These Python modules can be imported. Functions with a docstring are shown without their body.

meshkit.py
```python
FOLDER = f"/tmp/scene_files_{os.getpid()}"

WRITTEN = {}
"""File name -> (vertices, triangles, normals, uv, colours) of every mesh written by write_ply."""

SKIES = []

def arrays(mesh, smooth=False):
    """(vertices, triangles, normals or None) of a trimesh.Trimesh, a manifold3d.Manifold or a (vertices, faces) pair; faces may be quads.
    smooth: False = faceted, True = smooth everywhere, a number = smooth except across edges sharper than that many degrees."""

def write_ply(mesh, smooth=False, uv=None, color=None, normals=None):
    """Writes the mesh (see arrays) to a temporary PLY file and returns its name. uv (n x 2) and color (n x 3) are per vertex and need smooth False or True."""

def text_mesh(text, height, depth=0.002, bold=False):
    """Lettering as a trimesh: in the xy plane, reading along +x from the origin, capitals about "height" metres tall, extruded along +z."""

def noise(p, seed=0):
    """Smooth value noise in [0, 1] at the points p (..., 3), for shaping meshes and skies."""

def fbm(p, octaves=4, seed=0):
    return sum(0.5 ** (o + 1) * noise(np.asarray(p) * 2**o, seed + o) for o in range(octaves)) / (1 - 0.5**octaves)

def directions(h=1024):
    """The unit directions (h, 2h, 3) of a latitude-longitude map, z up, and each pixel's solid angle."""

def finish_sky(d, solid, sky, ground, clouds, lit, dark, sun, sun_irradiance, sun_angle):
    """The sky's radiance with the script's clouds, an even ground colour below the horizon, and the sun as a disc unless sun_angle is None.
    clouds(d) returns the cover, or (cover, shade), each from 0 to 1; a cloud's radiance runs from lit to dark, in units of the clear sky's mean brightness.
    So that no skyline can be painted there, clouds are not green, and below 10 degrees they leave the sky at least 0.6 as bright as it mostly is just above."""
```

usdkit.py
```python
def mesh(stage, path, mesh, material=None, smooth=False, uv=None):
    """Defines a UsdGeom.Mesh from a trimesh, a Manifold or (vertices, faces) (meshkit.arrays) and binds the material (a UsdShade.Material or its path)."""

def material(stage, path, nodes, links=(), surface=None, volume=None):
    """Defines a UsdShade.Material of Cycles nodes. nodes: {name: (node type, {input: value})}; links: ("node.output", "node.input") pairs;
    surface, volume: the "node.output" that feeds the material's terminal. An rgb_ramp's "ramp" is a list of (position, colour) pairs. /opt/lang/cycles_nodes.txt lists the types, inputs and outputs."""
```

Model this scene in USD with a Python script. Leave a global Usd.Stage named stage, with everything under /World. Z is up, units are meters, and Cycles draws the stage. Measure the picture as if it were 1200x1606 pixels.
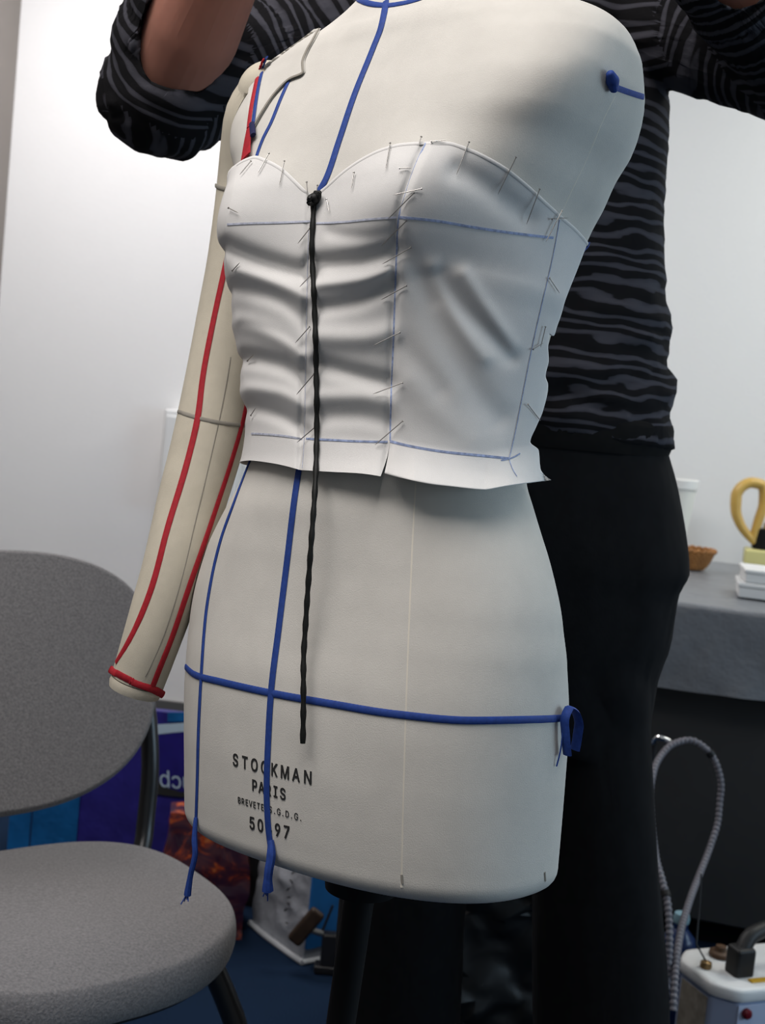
import math, random
import numpy as np, trimesh, manifold3d as m3, meshkit, usdkit
from pxr import Usd, UsdGeom, UsdLux, Gf, Sdf
from scipy.interpolate import PchipInterpolator, interp1d
from scipy.ndimage import map_coordinates
from scipy.spatial import cKDTree

stage = Usd.Stage.CreateInMemory()
UsdGeom.SetStageUpAxis(stage, UsdGeom.Tokens.z)
UsdGeom.SetStageMetersPerUnit(stage, 1.0)
UsdGeom.Xform.Define(stage, '/World')
rng = np.random.default_rng(7)

# ------------------------------------------------------------------ camera
F, PIT, ROL, CH = 1900.0, math.radians(4.5), math.radians(5.7), 1.05
FWD = np.array([0, math.cos(PIT), -math.sin(PIT)])
UP0 = np.array([0, math.sin(PIT), math.cos(PIT)])
CR = math.cos(ROL) * np.array([1., 0, 0]) + math.sin(ROL) * UP0
CU = -math.sin(ROL) * np.array([1., 0, 0]) + math.cos(ROL) * UP0
EYE = np.array([0, 0, CH])
cam = UsdGeom.Camera.Define(stage, '/World/camera')
AP = 36.0
cam.CreateHorizontalApertureAttr(AP)
cam.CreateVerticalApertureAttr(AP * 1606 / 1200)
cam.CreateFocalLengthAttr(AP * F / 1200)
cam.CreateClippingRangeAttr(Gf.Vec2f(0.05, 100))
cam.CreateFStopAttr(15.0)
cam.CreateFocusDistanceAttr(0.93)
cam.CreateExposureAttr(0.0)
M4 = np.eye(4)
M4[0, :3], M4[1, :3], M4[2, :3], M4[3, :3] = CR, CU, -FWD, EYE
UsdGeom.Xformable(cam).AddTransformOp().Set(Gf.Matrix4d(M4.tolist()))


def ray(px, py):
    px, py = np.asarray(px, float), np.asarray(py, float)
    return FWD + CR * ((px - 600) / F)[..., None] - CU * ((py - 803) / F)[..., None]


def at(px, py, Y):
    """the point of the place seen at a photo pixel, Y metres in front of the camera"""
    d = ray(px, py)
    return EYE + d * (np.asarray(Y, float) / d[..., 1])[..., None]


def atz(px, py, z):
    d = ray(px, py)
    return EYE + d * ((z - CH) / d[..., 2])[..., None]


# ------------------------------------------------------------------ light: ceiling panels and a cool window side
def rect_light(name, pos, target, w, h, power, col):
    l = UsdLux.RectLight.Define(stage, '/World/' + name)
    l.CreateWidthAttr(w); l.CreateHeightAttr(h)
    l.CreateIntensityAttr(power); l.CreateColorAttr(Gf.Vec3f(*col))
    p, t = np.array(pos, float), np.array(target, float)
    z = (p - t) / np.linalg.norm(p - t)
    x = np.cross([0, 1, 0] if abs(z[2]) > .9 else [0, 0, 1], z); x /= np.linalg.norm(x)
    y = np.cross(z, x)
    m = np.eye(4); m[0, :3], m[1, :3], m[2, :3], m[3, :3] = x, y, z, p
    UsdGeom.Xformable(l).AddTransformOp().Set(Gf.Matrix4d(m.tolist()))


rect_light('ceiling_light_back', (-.85, 3.00, 2.56), (-.85, 3.00, 0), 1.2, .6, 13.5, (1, .96, .97))
rect_light('ceiling_light_right', (1.9, 2.75, 2.56), (1.9, 2.75, 0), 1.2, .6, 12, (1, .99, .93))
rect_light('ceiling_light_near', (-.62, .32, 2.56), (-.62, .32, 0), 1.5, 1.1, 9.0, (1, .945, .925))
rect_light('window_daylight', (2.9, .9, 1.25), (0, 1.3, .9), 1.4, 1.1, 5.6, (.56, .79, 1))

# ------------------------------------------------------------------ materials
LOOKS = {}


def mat(name, color, rough=.8, var=0.0, vscale=40, bump=0.0, bscale=400, bdist=.001, sheen=0, metal=0, spec=.3, aniso=None, color2=None, extra=None):
    if name in LOOKS:
        return LOOKS[name]
    nodes = {'p': ('principled_bsdf', dict(base_color=color, roughness=rough, metallic=metal, specular_ior_level=spec, sheen_weight=sheen, **(extra or {}))),
             'tc': ('texture_coordinate', {})}
    links = []
    src = 'tc.object'
    if aniso:
        nodes['mp'] = ('mapping', dict(scale=aniso)); links.append(('tc.object', 'mp.vector')); src = 'mp.vector'
    if var or color2:
        c2 = color2 or tuple(c * (1 - var) for c in color)
        c1 = color if color2 else tuple(min(1, c * (1 + var * .5)) for c in color)
        nodes['n'] = ('noise_texture', dict(scale=vscale, detail=4, roughness=.6))
        nodes['r'] = ('rgb_ramp', dict(ramp=[(.3, c2), (.7, c1)]))
        links += [(src, 'n.vector'), ('n.fac', 'r.fac'), ('r.color', 'p.base_color')]
    if bump:
        nodes['bn'] = ('noise_texture', dict(scale=bscale, detail=3, roughness=.65))
        nodes['b'] = ('bump', dict(strength=bump, distance=bdist))
        links += [(src, 'bn.vector'), ('bn.fac', 'b.height'), ('b.normal', 'p.normal')]
    LOOKS[name] = usdkit.material(stage, '/World/Looks/' + name, nodes, links, surface='p.BSDF')
    return LOOKS[name]


UsdGeom.Scope.Define(stage, '/World/Looks')
CANVAS = mat('canvas', (.56, .545, .50), .9, .06, 25, .35, 1100, .0006)
CANVAS_ARM = mat('arm_canvas', (.52, .48, .385), .9, .10, 30, .35, 1100, .0006)
COTTON = mat('cotton', (.64, .635, .615), .9, .04, 30, .3, 1500, .0005)
BLUE = mat('blue_tape', (.015, .048, .235), .7, .2, 300)
RED = mat('red_tape', (.36, .012, .022), .7, .2, 300)
PENCIL = mat('blue_pencil', (.33, .40, .60), .9, .4, 300)
PENCIL_SOFT = mat('faint_pencil', (.48, .51, .60), .9, .3, 300)
INK = mat('black_ink', (.02, .02, .02), .8)
BLACKCORD = mat('black_cord', (.006, .007, .006), .6, .3, 500, spec=.3)
STEEL = mat('pin_steel', (.34, .33, .31), .42, metal=1)
THREAD = mat('grey_thread', (.25, .235, .20), .9)
SEAM = mat('seam_thread', (.66, .62, .53), .9)
BLACKPAINT = mat('black_paint', (.006, .006, .006), .7, spec=.15)
BLACKMETAL = mat('black_metal', (.016, .016, .017), .35, spec=.5)
WOOD = mat('dark_wood', (.10, .055, .03), .5, .4, 20, aniso=(1, 1, .1))
SKIN = mat('skin', (.36, .16, .115), .55, .12, 20, .1, 250, .001, extra=dict(subsurface_weight=.08, subsurface_scale=.01))
HAIR = mat('hair', (.05, .03, .02), .5, .3, 60, .4, 200, .002)
TROUSER = mat('trouser_cloth', (.0075, .008, .009), .95, .2, 60, .2, 500, .001, spec=.1)
BLACKCLOTH = mat('black_jersey', (.009, .009, .009), .95, .2, 60, .2, 500, .001, spec=.1)
SHOE = mat('shoe_leather', (.02, .018, .016), .4)
CHAIRCLOTH = mat('chair_cloth', (.205, .198, .198), .95, color2=(.12, .116, .118), vscale=330, bump=.9, bscale=300, bdist=.002, sheen=.15, spec=.1)
PLASTIC = mat('black_plastic', (.014, .014, .014), .5)
WHITEPL = mat('white_plastic', (.72, .73, .72), .4, .03, 10)
CHROME = mat('chrome', (.75, .75, .74), .15, metal=1)


def zebra_material():
    n = {'a': ('attribute', {'attribute': 'st'}),
         'm1': ('mapping', dict(scale=(6.0, 20, 1))),
         'nz': ('noise_texture', dict(scale=1.0, detail=2.0, roughness=.55)),
         'm2': ('mapping', dict(scale=(16, 60, 1))),
         'nf': ('noise_texture', dict(scale=1.0, detail=2.0)),
         'sx': ('separate_xyz', {}),
         'k': ('math', dict(math_type='multiply', value2=430.0)),
         'w': ('math', dict(math_type='multiply_add', value2=22.0, value3=0.0)),
         'w2': ('math', dict(math_type='multiply_add', value2=5.0)),
         's': ('math', dict(math_type='sine')),
         'mr': ('map_range', dict(from_min=-1, from_max=1, to_min=0, to_max=1)),
         'r': ('rgb_ramp', dict(ramp=[(0, (.008, .008, .009)), (.56, (.008, .008, .009)), (.72, (.041, .041, .050)), (1, (.054, .054, .065))])),
         'bn': ('noise_texture', dict(scale=600, detail=2)), 'tc': ('texture_coordinate', {}),
         'b': ('bump', dict(strength=.2, distance=.001)),
         'p': ('principled_bsdf', dict(roughness=.95, specular_ior_level=.1))}
    l = [('a.vector', 'm1.vector'), ('m1.vector', 'nz.vector'), ('a.vector', 'm2.vector'), ('m2.vector', 'nf.vector'), ('a.vector', 'sx.vector'),
         ('sx.y', 'k.value1'), ('nz.fac', 'w.value1'), ('k.value', 'w.value3'), ('nf.fac', 'w2.value1'), ('w.value', 'w2.value3'),
         ('w2.value', 's.value1'), ('s.value', 'mr.value'), ('mr.result', 'r.fac'), ('r.color', 'p.base_color'),
         ('tc.object', 'bn.vector'), ('bn.fac', 'b.height'), ('b.normal', 'p.normal')]
    return usdkit.material(stage, '/World/Looks/zebra_jersey', n, l, surface='p.BSDF')


ZEBRA = zebra_material()

# ------------------------------------------------------------------ scene helpers
TAKEN = set()
BASE = {}


def numbered(parent, name):
    p, k = f'{parent}/{name}', 0
    while p in TAKEN:
        k += 1
        p = f'{parent}/{name}_{k:03d}'
    TAKEN.add(p)
    return p


def tag(prim, label=None, cat=None, group=None, kind=None):
    for k, v in (('label', label), ('category', cat), ('group', group), ('kind', kind)):
        if v:
            prim.SetCustomDataByKey(k, v)
    return prim


def thing(name, label, cat, loc=(0, 0, 0), group=None):
    path = numbered('/World', name)
    x = UsdGeom.Xform.Define(stage, path)
    x.AddTranslateOp().Set(Gf.Vec3d(*map(float, loc)))
    BASE[path] = np.array(loc, float)
    return tag(x.GetPrim(), label, cat, group)


def clean(mesh):
    if hasattr(mesh, 'to_mesh'):
        m = mesh.to_mesh()
        mesh = trimesh.Trimesh(np.array(m.vert_properties[:, :3], float), np.array(m.tri_verts), process=False)
    if isinstance(mesh, tuple):
        v, f = np.asarray(mesh[0], float), np.asarray(mesh[1], int)
        if f.shape[1] == 4:
            f = np.vstack([f[:, [0, 1, 2]], f[:, [0, 2, 3]]])
        mesh = trimesh.Trimesh(v, f, process=False)
    return mesh


def part(name, mesh, material, parent=None, smooth=35, label=None, uv=None, kind=None):
    """mesh in world coordinates; stored relative to its thing's base"""
    mesh = clean(mesh).copy()
    pp = str(parent.GetPath()) if parent else '/World'
    root = pp
    while root not in BASE and root != '/World' and root:
        root = root.rsplit('/', 1)[0]
    mesh.vertices = np.asarray(mesh.vertices) - BASE.get(root, 0)
    p = usdkit.mesh(stage, numbered(pp, name), mesh, material, smooth=smooth, uv=uv).GetPrim()
    return tag(p, label, kind=kind)


def single(name, mesh, material, label, cat, group=None, smooth=35, kind=None):
    mesh = clean(mesh).copy()
    c = np.array([*(mesh.bounds.mean(0)[:2]), mesh.bounds[0][2]])
    mesh.vertices = np.asarray(mesh.vertices) - c
    m = usdkit.mesh(stage, numbered('/World', name), mesh, material, smooth=smooth)
    m.AddTranslateOp().Set(Gf.Vec3d(*map(float, c)))
    return tag(m.GetPrim(), label, cat, group, kind)


def struct(name, mesh, material, smooth=False):
    mesh = clean(mesh)
    p = usdkit.mesh(stage, numbered('/World', name), mesh, material, smooth=smooth).GetPrim()
    return tag(p, kind='structure')


def cat_(*ms):
    return trimesh.util.concatenate([clean(m) for m in ms])


def frame(o, ang):
    """4x4: origin o, rotated ang about z"""
    T = trimesh.transformations.rotation_matrix(ang, [0, 0, 1]); T[:3, 3] = o
    return T


def rbox(size, r=.004, T=None, c=(0, 0, 0), seg=12):
    sx, sy, sz = [max(s / 2 - r, 1e-4) for s in size]
    s = m3.Manifold.sphere(r, seg)
    m = clean(m3.Manifold.batch_hull([s.translate((x * sx + c[0], y * sy + c[1], z * sz + c[2])) for x in (-1, 1) for y in (-1, 1) for z in (-1, 1)]))
    return m.apply_transform(T) if T is not None else m


def bez(pts, n=40):
    """smooth polyline through pts"""
    p = np.asarray(pts, float)
    if len(p) < 3:
        return np.array([p[0] + (p[-1] - p[0]) * t for t in np.linspace(0, 1, n)])
    d = np.r_[0, np.cumsum(np.linalg.norm(np.diff(p, axis=0), axis=1))]
    f = PchipInterpolator(d, p, axis=0)
    return f(np.linspace(0, d[-1], n))


def tube(pts, r, sides=8, flat=1.0, normal=None):
    """closed tube along pts; r scalar or per point; flat squashes it along normal (array per point)"""
    p = np.asarray(pts, float); n = len(p)
    r = np.broadcast_to(r, (n,))
    t = np.gradient(p, axis=0); t /= np.linalg.norm(t, axis=1, keepdims=True) + 1e-12
    if normal is None:
        a = np.zeros_like(p); a0 = np.array([0, 0, 1.]) if abs(t[0, 2]) < .9 else np.array([1., 0, 0])
        for i in range(n):
            a0 = a0 - t[i] * (a0 @ t[i]); a0 /= np.linalg.norm(a0); a[i] = a0
    else:
        a = np.asarray(normal, float); a = a - t * (a * t).sum(1, keepdims=True); a /= np.linalg.norm(a, axis=1, keepdims=True) + 1e-12
    b = np.cross(t, a)
    g = np.arange(sides) * 2 * np.pi / sides
    v = p[:, None] + r[:, None, None] * (flat * np.cos(g)[None, :, None] * a[:, None] + np.sin(g)[None, :, None] * b[:, None])
    i, j = np.meshgrid(np.arange(n - 1), np.arange(sides), indexing='ij')
    q = np.stack([i * sides + j, i * sides + (j + 1) % sides, (i + 1) * sides + (j + 1) % sides, (i + 1) * sides + j], -1).reshape(-1, 4)
    v = np.vstack([v.reshape(-1, 3), p[:1], p[-1:]])
    k = n * sides
    j = np.arange(sides); jn = (j + 1) % sides
    f = np.vstack([q[:, [0, 1, 2]], q[:, [0, 2, 3]], np.stack([np.full(sides, k), jn, j], 1), np.stack([np.full(sides, k + 1), (n - 1) * sides + j, (n - 1) * sides + jn], 1)])
    m = trimesh.Trimesh(v, f, process=False)
    if m.volume < 0:
        m.invert()
    return m


def grid_faces(nu, nv, wrap=False):
    i, j = np.meshgrid(np.arange(nu - 1), np.arange(nv if wrap else nv - 1), indexing='ij')
    return np.stack([i * nv + j, i * nv + (j + 1) % nv, (i + 1) * nv + (j + 1) % nv, (i + 1) * nv + j], -1).reshape(-1, 4)


def sheet(front, back):
    """closed cloth from two grids (nu, nv, 3)"""
    nu, nv = front.shape[:2]; n = nu * nv
    q = grid_faces(nu, nv)
    f = [q, q[:, ::-1] + n]
    idx = np.arange(n).reshape(nu, nv)
    loop = np.concatenate([idx[0, :-1], idx[:-1, -1], idx[-1, :0:-1], idx[:0:-1, 0]])
    nx = np.roll(loop, -1)
    f.append(np.stack([loop, loop + n, nx + n, nx], 1))
    m = clean((np.vstack([front.reshape(-1, 3), back.reshape(-1, 3)]), np.vstack(f)))
    if m.volume < 0:
        m.invert()
    return m


def loft(rings, cap=True):
    """rings (n, k, 3) -> closed mesh"""
    R = np.asarray(rings, float); n, k = R.shape[:2]
    f = grid_faces(n, k, True)
    v = np.vstack([R.reshape(-1, 3), R[0].mean(0), R[-1].mean(0)])
    j = np.arange(k); jn = (j + 1) % k
    tri = np.vstack([f[:, [0, 1, 2]], f[:, [0, 2, 3]], np.stack([np.full(k, n * k), jn, j], 1), np.stack([np.full(k, n * k + 1), (n - 1) * k + j, (n - 1) * k + jn], 1)])
    m = trimesh.Trimesh(v, tri, process=False)
    if m.volume < 0:
        m.invert()
    return m


def lathe(profile, T=None, n=40):
    pr = np.asarray(profile, float); g = np.arange(n) * 2 * np.pi / n
    m = loft(np.stack([np.stack([r * np.cos(g), r * np.sin(g), np.full(n, z)], 1) for r, z in pr]))
    return m.apply_transform(T) if T is not None else m


def manifold(mesh):
    m = clean(mesh).copy(); m.merge_vertices()
    return m3.Manifold(m3.Mesh(np.asarray(m.vertices, np.float32), np.asarray(m.faces, np.uint32)))


def chain(pts, radii, seg=40):
    """hulls of spheres along a chain, one Manifold"""
    s = [m3.Manifold.sphere(float(r), seg).translate(tuple(map(float, p))) for p, r in zip(pts, radii)]
    return m3.Manifold.batch_boolean([m3.Manifold.batch_hull([a, b]) for a, b in zip(s[:-1], s[1:])], m3.OpType.Add) if len(s) > 1 else s[0]


def smooth_m(man, edge, it=12):
    m = clean(man.simplify(.0003).refine_to_length(edge))
    v0 = np.array(m.vertices)
    trimesh.smoothing.filter_taubin(m, lamb=.5, nu=.52, iterations=it)
    v1 = np.array(m.vertices)
    bad = ~(np.linalg.norm(v1 - v0, axis=1) < .02)
    v1[bad] = v0[bad]
    m.vertices = v1
    return m


# ------------------------------------------------------------------ the room
WANG = math.radians(-5.0)                       # the back wall is turned a little
WU = np.array([math.cos(WANG), math.sin(WANG), 0]); WN = np.array([math.sin(WANG), -math.cos(WANG), 0])
WO = np.array([0., 3.72, 0])                    # a point at the foot of the back wall
wl = at(14, 240, WO[1] + .1)
XL = float((wl - WO) @ WU)                       # where the left wall meets it
WALL = mat('wall_paper', (.80, .80, .79), .85, .03, 3, .25, 1.0, .003, aniso=(60, 60, 260))
WALLGREY = mat('grey_wall', (.24, .215, .195), .85, .05, 4, .1, 300, .001)
CEIL = mat('ceiling_white', (.8, .8, .79), .9)
CARPET = mat('carpet', (.016, .034, .072), .98, color2=(.007, .017, .040), vscale=350, bump=.9, bscale=500, bdist=.003, spec=.05)


def wpt(u, d, z):
    """u along the back wall, d out from it into the room, z up"""
    return WO + WU * u + WN * d + np.array([0, 0, z])


def slab(p0, p1, off, z0, z1):
    p0, p1, off = np.array(p0, float)[:2], np.array(p1, float)[:2], np.array(off, float)[:2]
    q = [p0, p1, p1 + off, p0 + off]
    return trimesh.convex.convex_hull(np.array([[*a, z] for z in (z0, z1) for a in q]))


RX = 3.4
struct('floor', rbox((7, 8, .1), .001, c=(1, 1, -.05)), CARPET)
struct('ceiling', rbox((7, 8, .1), .001, c=(1, 1, 2.65)), CEIL)
struct('wall_back', slab(wpt(XL, 0, 0), wpt(RX, 0, 0), -WN * .1, 0, 2.6), WALL)
struct('wall_left', slab(wpt(XL, 0, 0), wpt(XL, 6.2, 0), -WU * .1, 0, 2.6), WALLGREY)
struct('wall_right', slab(wpt(RX, 0, 0), wpt(RX, 6.2, 0), WU * .1, 0, 2.6), WALL)
struct('wall_front', slab(wpt(XL - .1, 6.2, 0), wpt(RX + .1, 6.2, 0), WN * .1, 0, 2.6), mat('blue_grey_wall', (.60, .66, .68), .85))
struct('baseboard_back', slab(wpt(XL, 0, 0), wpt(RX, 0, 0), WN * .014, 0, .09), mat('baseboard_paint', (.10, .10, .10), .5))

# ------------------------------------------------------------------ dress form: radial body R(phi, z) in its own frame
TAB = np.array([
    [.6392, .1663, .0145, .1164, .1098, 2.4], [.68, .1666, .0103, .1164, .1105, 2.393], [.7004, .1668, .0082, .1166, .1116, 2.378],
    [.7208, .1676, .0071, .1186, .1131, 2.363], [.7412, .1685, .006, .1203, .1147, 2.348], [.7718, .1703, .0038, .1217, .1172, 2.326],
    [.8024, .172, .0013, .1215, .1197, 2.303], [.833, .1727, -.001, .1198, .1195, 2.275], [.8636, .1727, -.0041, .1148, .1159, 2.245],
    [.8942, .1695, -.0062, .1106, .1103, 2.215], [.9248, .1617, -.0062, .1089, .102, 2.185], [.9452, .1531, -.0048, .1093, .0948, 2.166],
    [.9656, .1422, -.0026, .1107, .0864, 2.146], [.986, .1318, -.0007, .1095, .0785, 2.126], [1.0064, .1248, -.001, .1061, .0728, 2.106],
    [1.0268, .1233, -.0016, .1053, .0715, 2.11], [1.0472, .125, -.003, .1063, .0725, 2.125],
    [1.0676, .128, -.0042, .1090, .0743, 2.16], [1.0982, .1331, -.0052, .1133, .0777, 2.194], [1.1288, .1386, -.0057, .1178, .082, 2.227],
    [1.1492, .143, -.0054, .1200, .0853, 2.25], [1.1696, .1423, -.0023, .1220, .0844, 2.558], [1.19, .1427, .0018, .1232, .0813, 2.871],
    [1.2104, .1455, .0050, .1225, .0796, 3.18], [1.2308, .1527, .0059, .1190, .08, 3.47], [1.2512, .1596, .0059, .1145, .08, 3.74],
    [1.2716, .1709, .0059, .1100, .079, 4.0], [1.292, .1777, .0059, .1039, .0751, 4.1], [1.3124, .1816, .0059, .0961, .0696, 3.75],
    [1.3328, .1818, .0059, .0887, .0624, 3.18], [1.343, .179, .0059, .0851, .0579, 2.82], [1.3532, .1741, .0055, .082, .055, 2.5], [1.362, .166, .0050, .078, .053, 2.3],
    [1.370, .153, .0045, .0725, .052, 2.25], [1.377, .135, .0040, .068, .0515, 2.2], [1.385, .115, .0030, .064, .0515, 2.15],
    [1.395, .094, .0020, .0600, .0515, 2.1], [1.408, .074, .0012, .0572, .0515, 2.0], [1.422, .063, .0008, .0555, .0515, 2.0], [1.44, .058, .0008, .0545, .0515, 2.0],
    [1.47, .0565, .0008, .0540, .0515, 2.0], [1.50, .056, .0008, .054, .0515, 2.0]])
TH, TAU, ZP = math.radians(38), math.radians(6), .82
AXIS = np.array([.004, 1.0, 0.])
ZB, ZT = .690, 1.455                                # hem and neck top
tabf = PchipInterpolator(TAB[:, 0], TAB[:, 1:], axis=0)
NP_, PHI = 720, np.linspace(-np.pi, np.pi, 721)
ZG = np.linspace(.64, 1.50, 431)


def body_radius(phi, z):
    a, sh, bf, bb, n = tabf(z).T
    lx, ly = np.sin(phi), -np.cos(phi)
    b = np.where(ly < 0, bf, bb)
    r = (np.abs(lx / a) ** n + np.abs(ly / b) ** n) ** (-1 / n)
    zz = np.exp(-((z - 1.195) / np.where(z > 1.195, .05, .055)) ** 2)
    return r + .022 * zz * (np.exp(-((phi - .55) / .30) ** 2) + np.exp(-((phi + .55) / .30) ** 2))


RT = np.stack([body_radius(PHI, np.full(721, z)) for z in ZG])
SHT = tabf(ZG)[:, 1]


def Rf(phi, z):
    phi = (np.asarray(phi) + np.pi) % (2 * np.pi) - np.pi
    return map_coordinates(RT, [(np.asarray(z) - ZG[0]) / (ZG[1] - ZG[0]), (phi + np.pi) / (2 * np.pi) * NP_], order=1, mode='nearest')


cT, sT, cA, sA = math.cos(TH), math.sin(TH), math.cos(TAU), math.sin(TAU)


def to_world(phi, z, r):
    phi, z, r = np.broadcast_arrays(np.asarray(phi, float), np.asarray(z, float), np.asarray(r, float))
    lx, ly = r * np.sin(phi), -r * np.cos(phi)
    x = np.interp(z, ZG, SHT) + cT * lx + sT * ly
    y = -sT * lx + cT * ly
    zz = z - ZP
    return np.stack([AXIS[0] + x, AXIS[1] + cA * y + sA * zz, ZP - sA * y + cA * zz], -1)


def to_body(p):
    p = np.asarray(p, float)
    dx, dy, dz = p[..., 0] - AXIS[0], p[..., 1] - AXIS[1], p[..., 2] - ZP
    y, zz = cA * dy - sA * dz, sA * dy + cA * dz
    z = zz + ZP
    x = dx - np.interp(z, ZG, SHT)
    lx, ly = cT * x - sT * y, sT * x + cT * y
    return np.arctan2(lx, -ly), z, np.hypot(lx, ly)


TS = np.linspace(.76, 1.22, 400)


def hit(px, py, off=0.0):
    """where the line of sight through a traced point meets the form (grown by off); past its edge, the nearest point to it. -> phi, z, r"""
    px, py = np.asarray(px, float), np.asarray(py, float)
    d = ray(px, py); d = d / d[..., 1:2]
    off = np.broadcast_to(np.asarray(off, float), px.shape)
    P = EYE + d[..., None, :] * TS[:, None]
    ph, z, r = to_body(P)
    g = r - Rf(ph, z) - off[..., None]
    inside = g < 0
    k = np.where(inside.any(-1), inside.argmax(-1), 0)
    kk = np.clip(k, 1, len(TS) - 1)
    g1, g0 = np.take_along_axis(g, kk[..., None], -1)[..., 0], np.take_along_axis(g, kk[..., None] - 1, -1)[..., 0]
    t = np.where(k > 0, TS[kk - 1] + (TS[1] - TS[0]) * np.clip(g0 / np.where(np.abs(g0 - g1) < 1e-9, 1, g0 - g1), 0, 1), TS[g.argmin(-1)])
    return to_body(EYE + d * t[..., None])


def surf(px, py, off=0.0):
    return to_world(*hit(px, py, off))


def normal_at(phi, z):
    e = .004
    a = to_world(phi + e, z, Rf(phi + e, z)) - to_world(phi - e, z, Rf(phi - e, z))
    b = to_world(phi, np.asarray(z) + e, Rf(phi, np.asarray(z) + e)) - to_world(phi, np.asarray(z) - e, Rf(phi, np.asarray(z) - e))
    n = np.cross(a, b)
    return n / (np.linalg.norm(n, axis=-1, keepdims=True) + 1e-12)


def ribbon(px, py, w, off=.0006, n=80, flat=.35, wide=None):
    """a tape lying on the form along traced points"""
    p = bez(np.stack([px, py], 1), n)
    ph, z, r = hit(p[:, 0], p[:, 1], off)
    q = to_world(ph, z, r)
    return tube(q, w / 2 if wide is None else np.asarray(wide), 8, flat, normal_at(ph, z))


FORM = thing('dress_form', 'cream canvas dress form with blue style tapes held on its black stand', 'dress form', (AXIS[0], AXIS[1] - .013, 0))
zz = np.unique(np.r_[ZB, ZB + .0004, ZB + .0015, ZB + .0035, ZB + .0065, ZB + .010, np.linspace(ZB + .0135, 1.27, 150), np.linspace(1.27, ZT, 80)])
php = np.linspace(-np.pi, np.pi, 241)[:-1]
rings = []
for z in zz:
    q = np.clip(1 - (z - ZB) / .0135, 0, 1)
    r = Rf(php, np.full(240, z)) - .0135 * (1 - math.sqrt(max(0, 1 - q * q)))
    rings.append(to_world(php, z, r))
torso_mesh = loft(rings)
part('torso', torso_mesh, CANVAS, FORM, smooth=60, label='cream linen canvas torso')
TORSO_M = manifold(loft([to_world(php[::3], z, Rf(php[::3], np.full(80, z)) + .001) for z in np.linspace(ZB, ZT, 120)]))
# neck cap and stand
cap_c = to_world(0, ZT, 0)
Tn = trimesh.transformations.rotation_matrix(-TAU, [1, 0, 0]); Tn[:3, 3] = cap_c
part('neck_cap', lathe([(.050, -.001), (.052, .004), (.050, .010), (.030, .016), (.012, .022), (.014, .030), (.010, .040), (.001, .043)], Tn), WOOD, FORM, label='dark wooden neck cap')
hem_c = to_world(0, ZB, 0)
pole = [hem_c + [0, -.002, .02], hem_c + [0, 0, -.03], [AXIS[0], hem_c[1], .45], [AXIS[0], hem_c[1], .10]]
part('stand_pole', tube(np.array(pole), [.014, .013, .012, .012], 20), BLACKPAINT, FORM)
part('hem_socket', lathe([(.001, -.035), (.03, -.035), (.034, -.01), (.05, -.002), (.05, .003), (.001, .004)], frame(hem_c, 0)), BLACKPAINT, FORM)
part('stand_hub', lathe([(.001, .07), (.03, .07), (.034, .09), (.030, .16), (.018, .2), (.001, .2)], frame((AXIS[0], hem_c[1], 0), 0)), BLACKPAINT, FORM)
for k in range(3):
    g = math.radians(90 + 120 * k)
    dv = np.array([math.cos(g), math.sin(g), 0])
    o = np.array([AXIS[0], hem_c[1], 0])
    part('stand_leg', tube(bez([o + dv * .02 + [0, 0, .11], o + dv * .12 + [0, 0, .10], o + dv * .22 + [0, 0, .03], o + dv * .28 + [0, 0, .012]], 16), np.linspace(.014, .011, 16), 12), BLACKPAINT, FORM)

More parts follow.
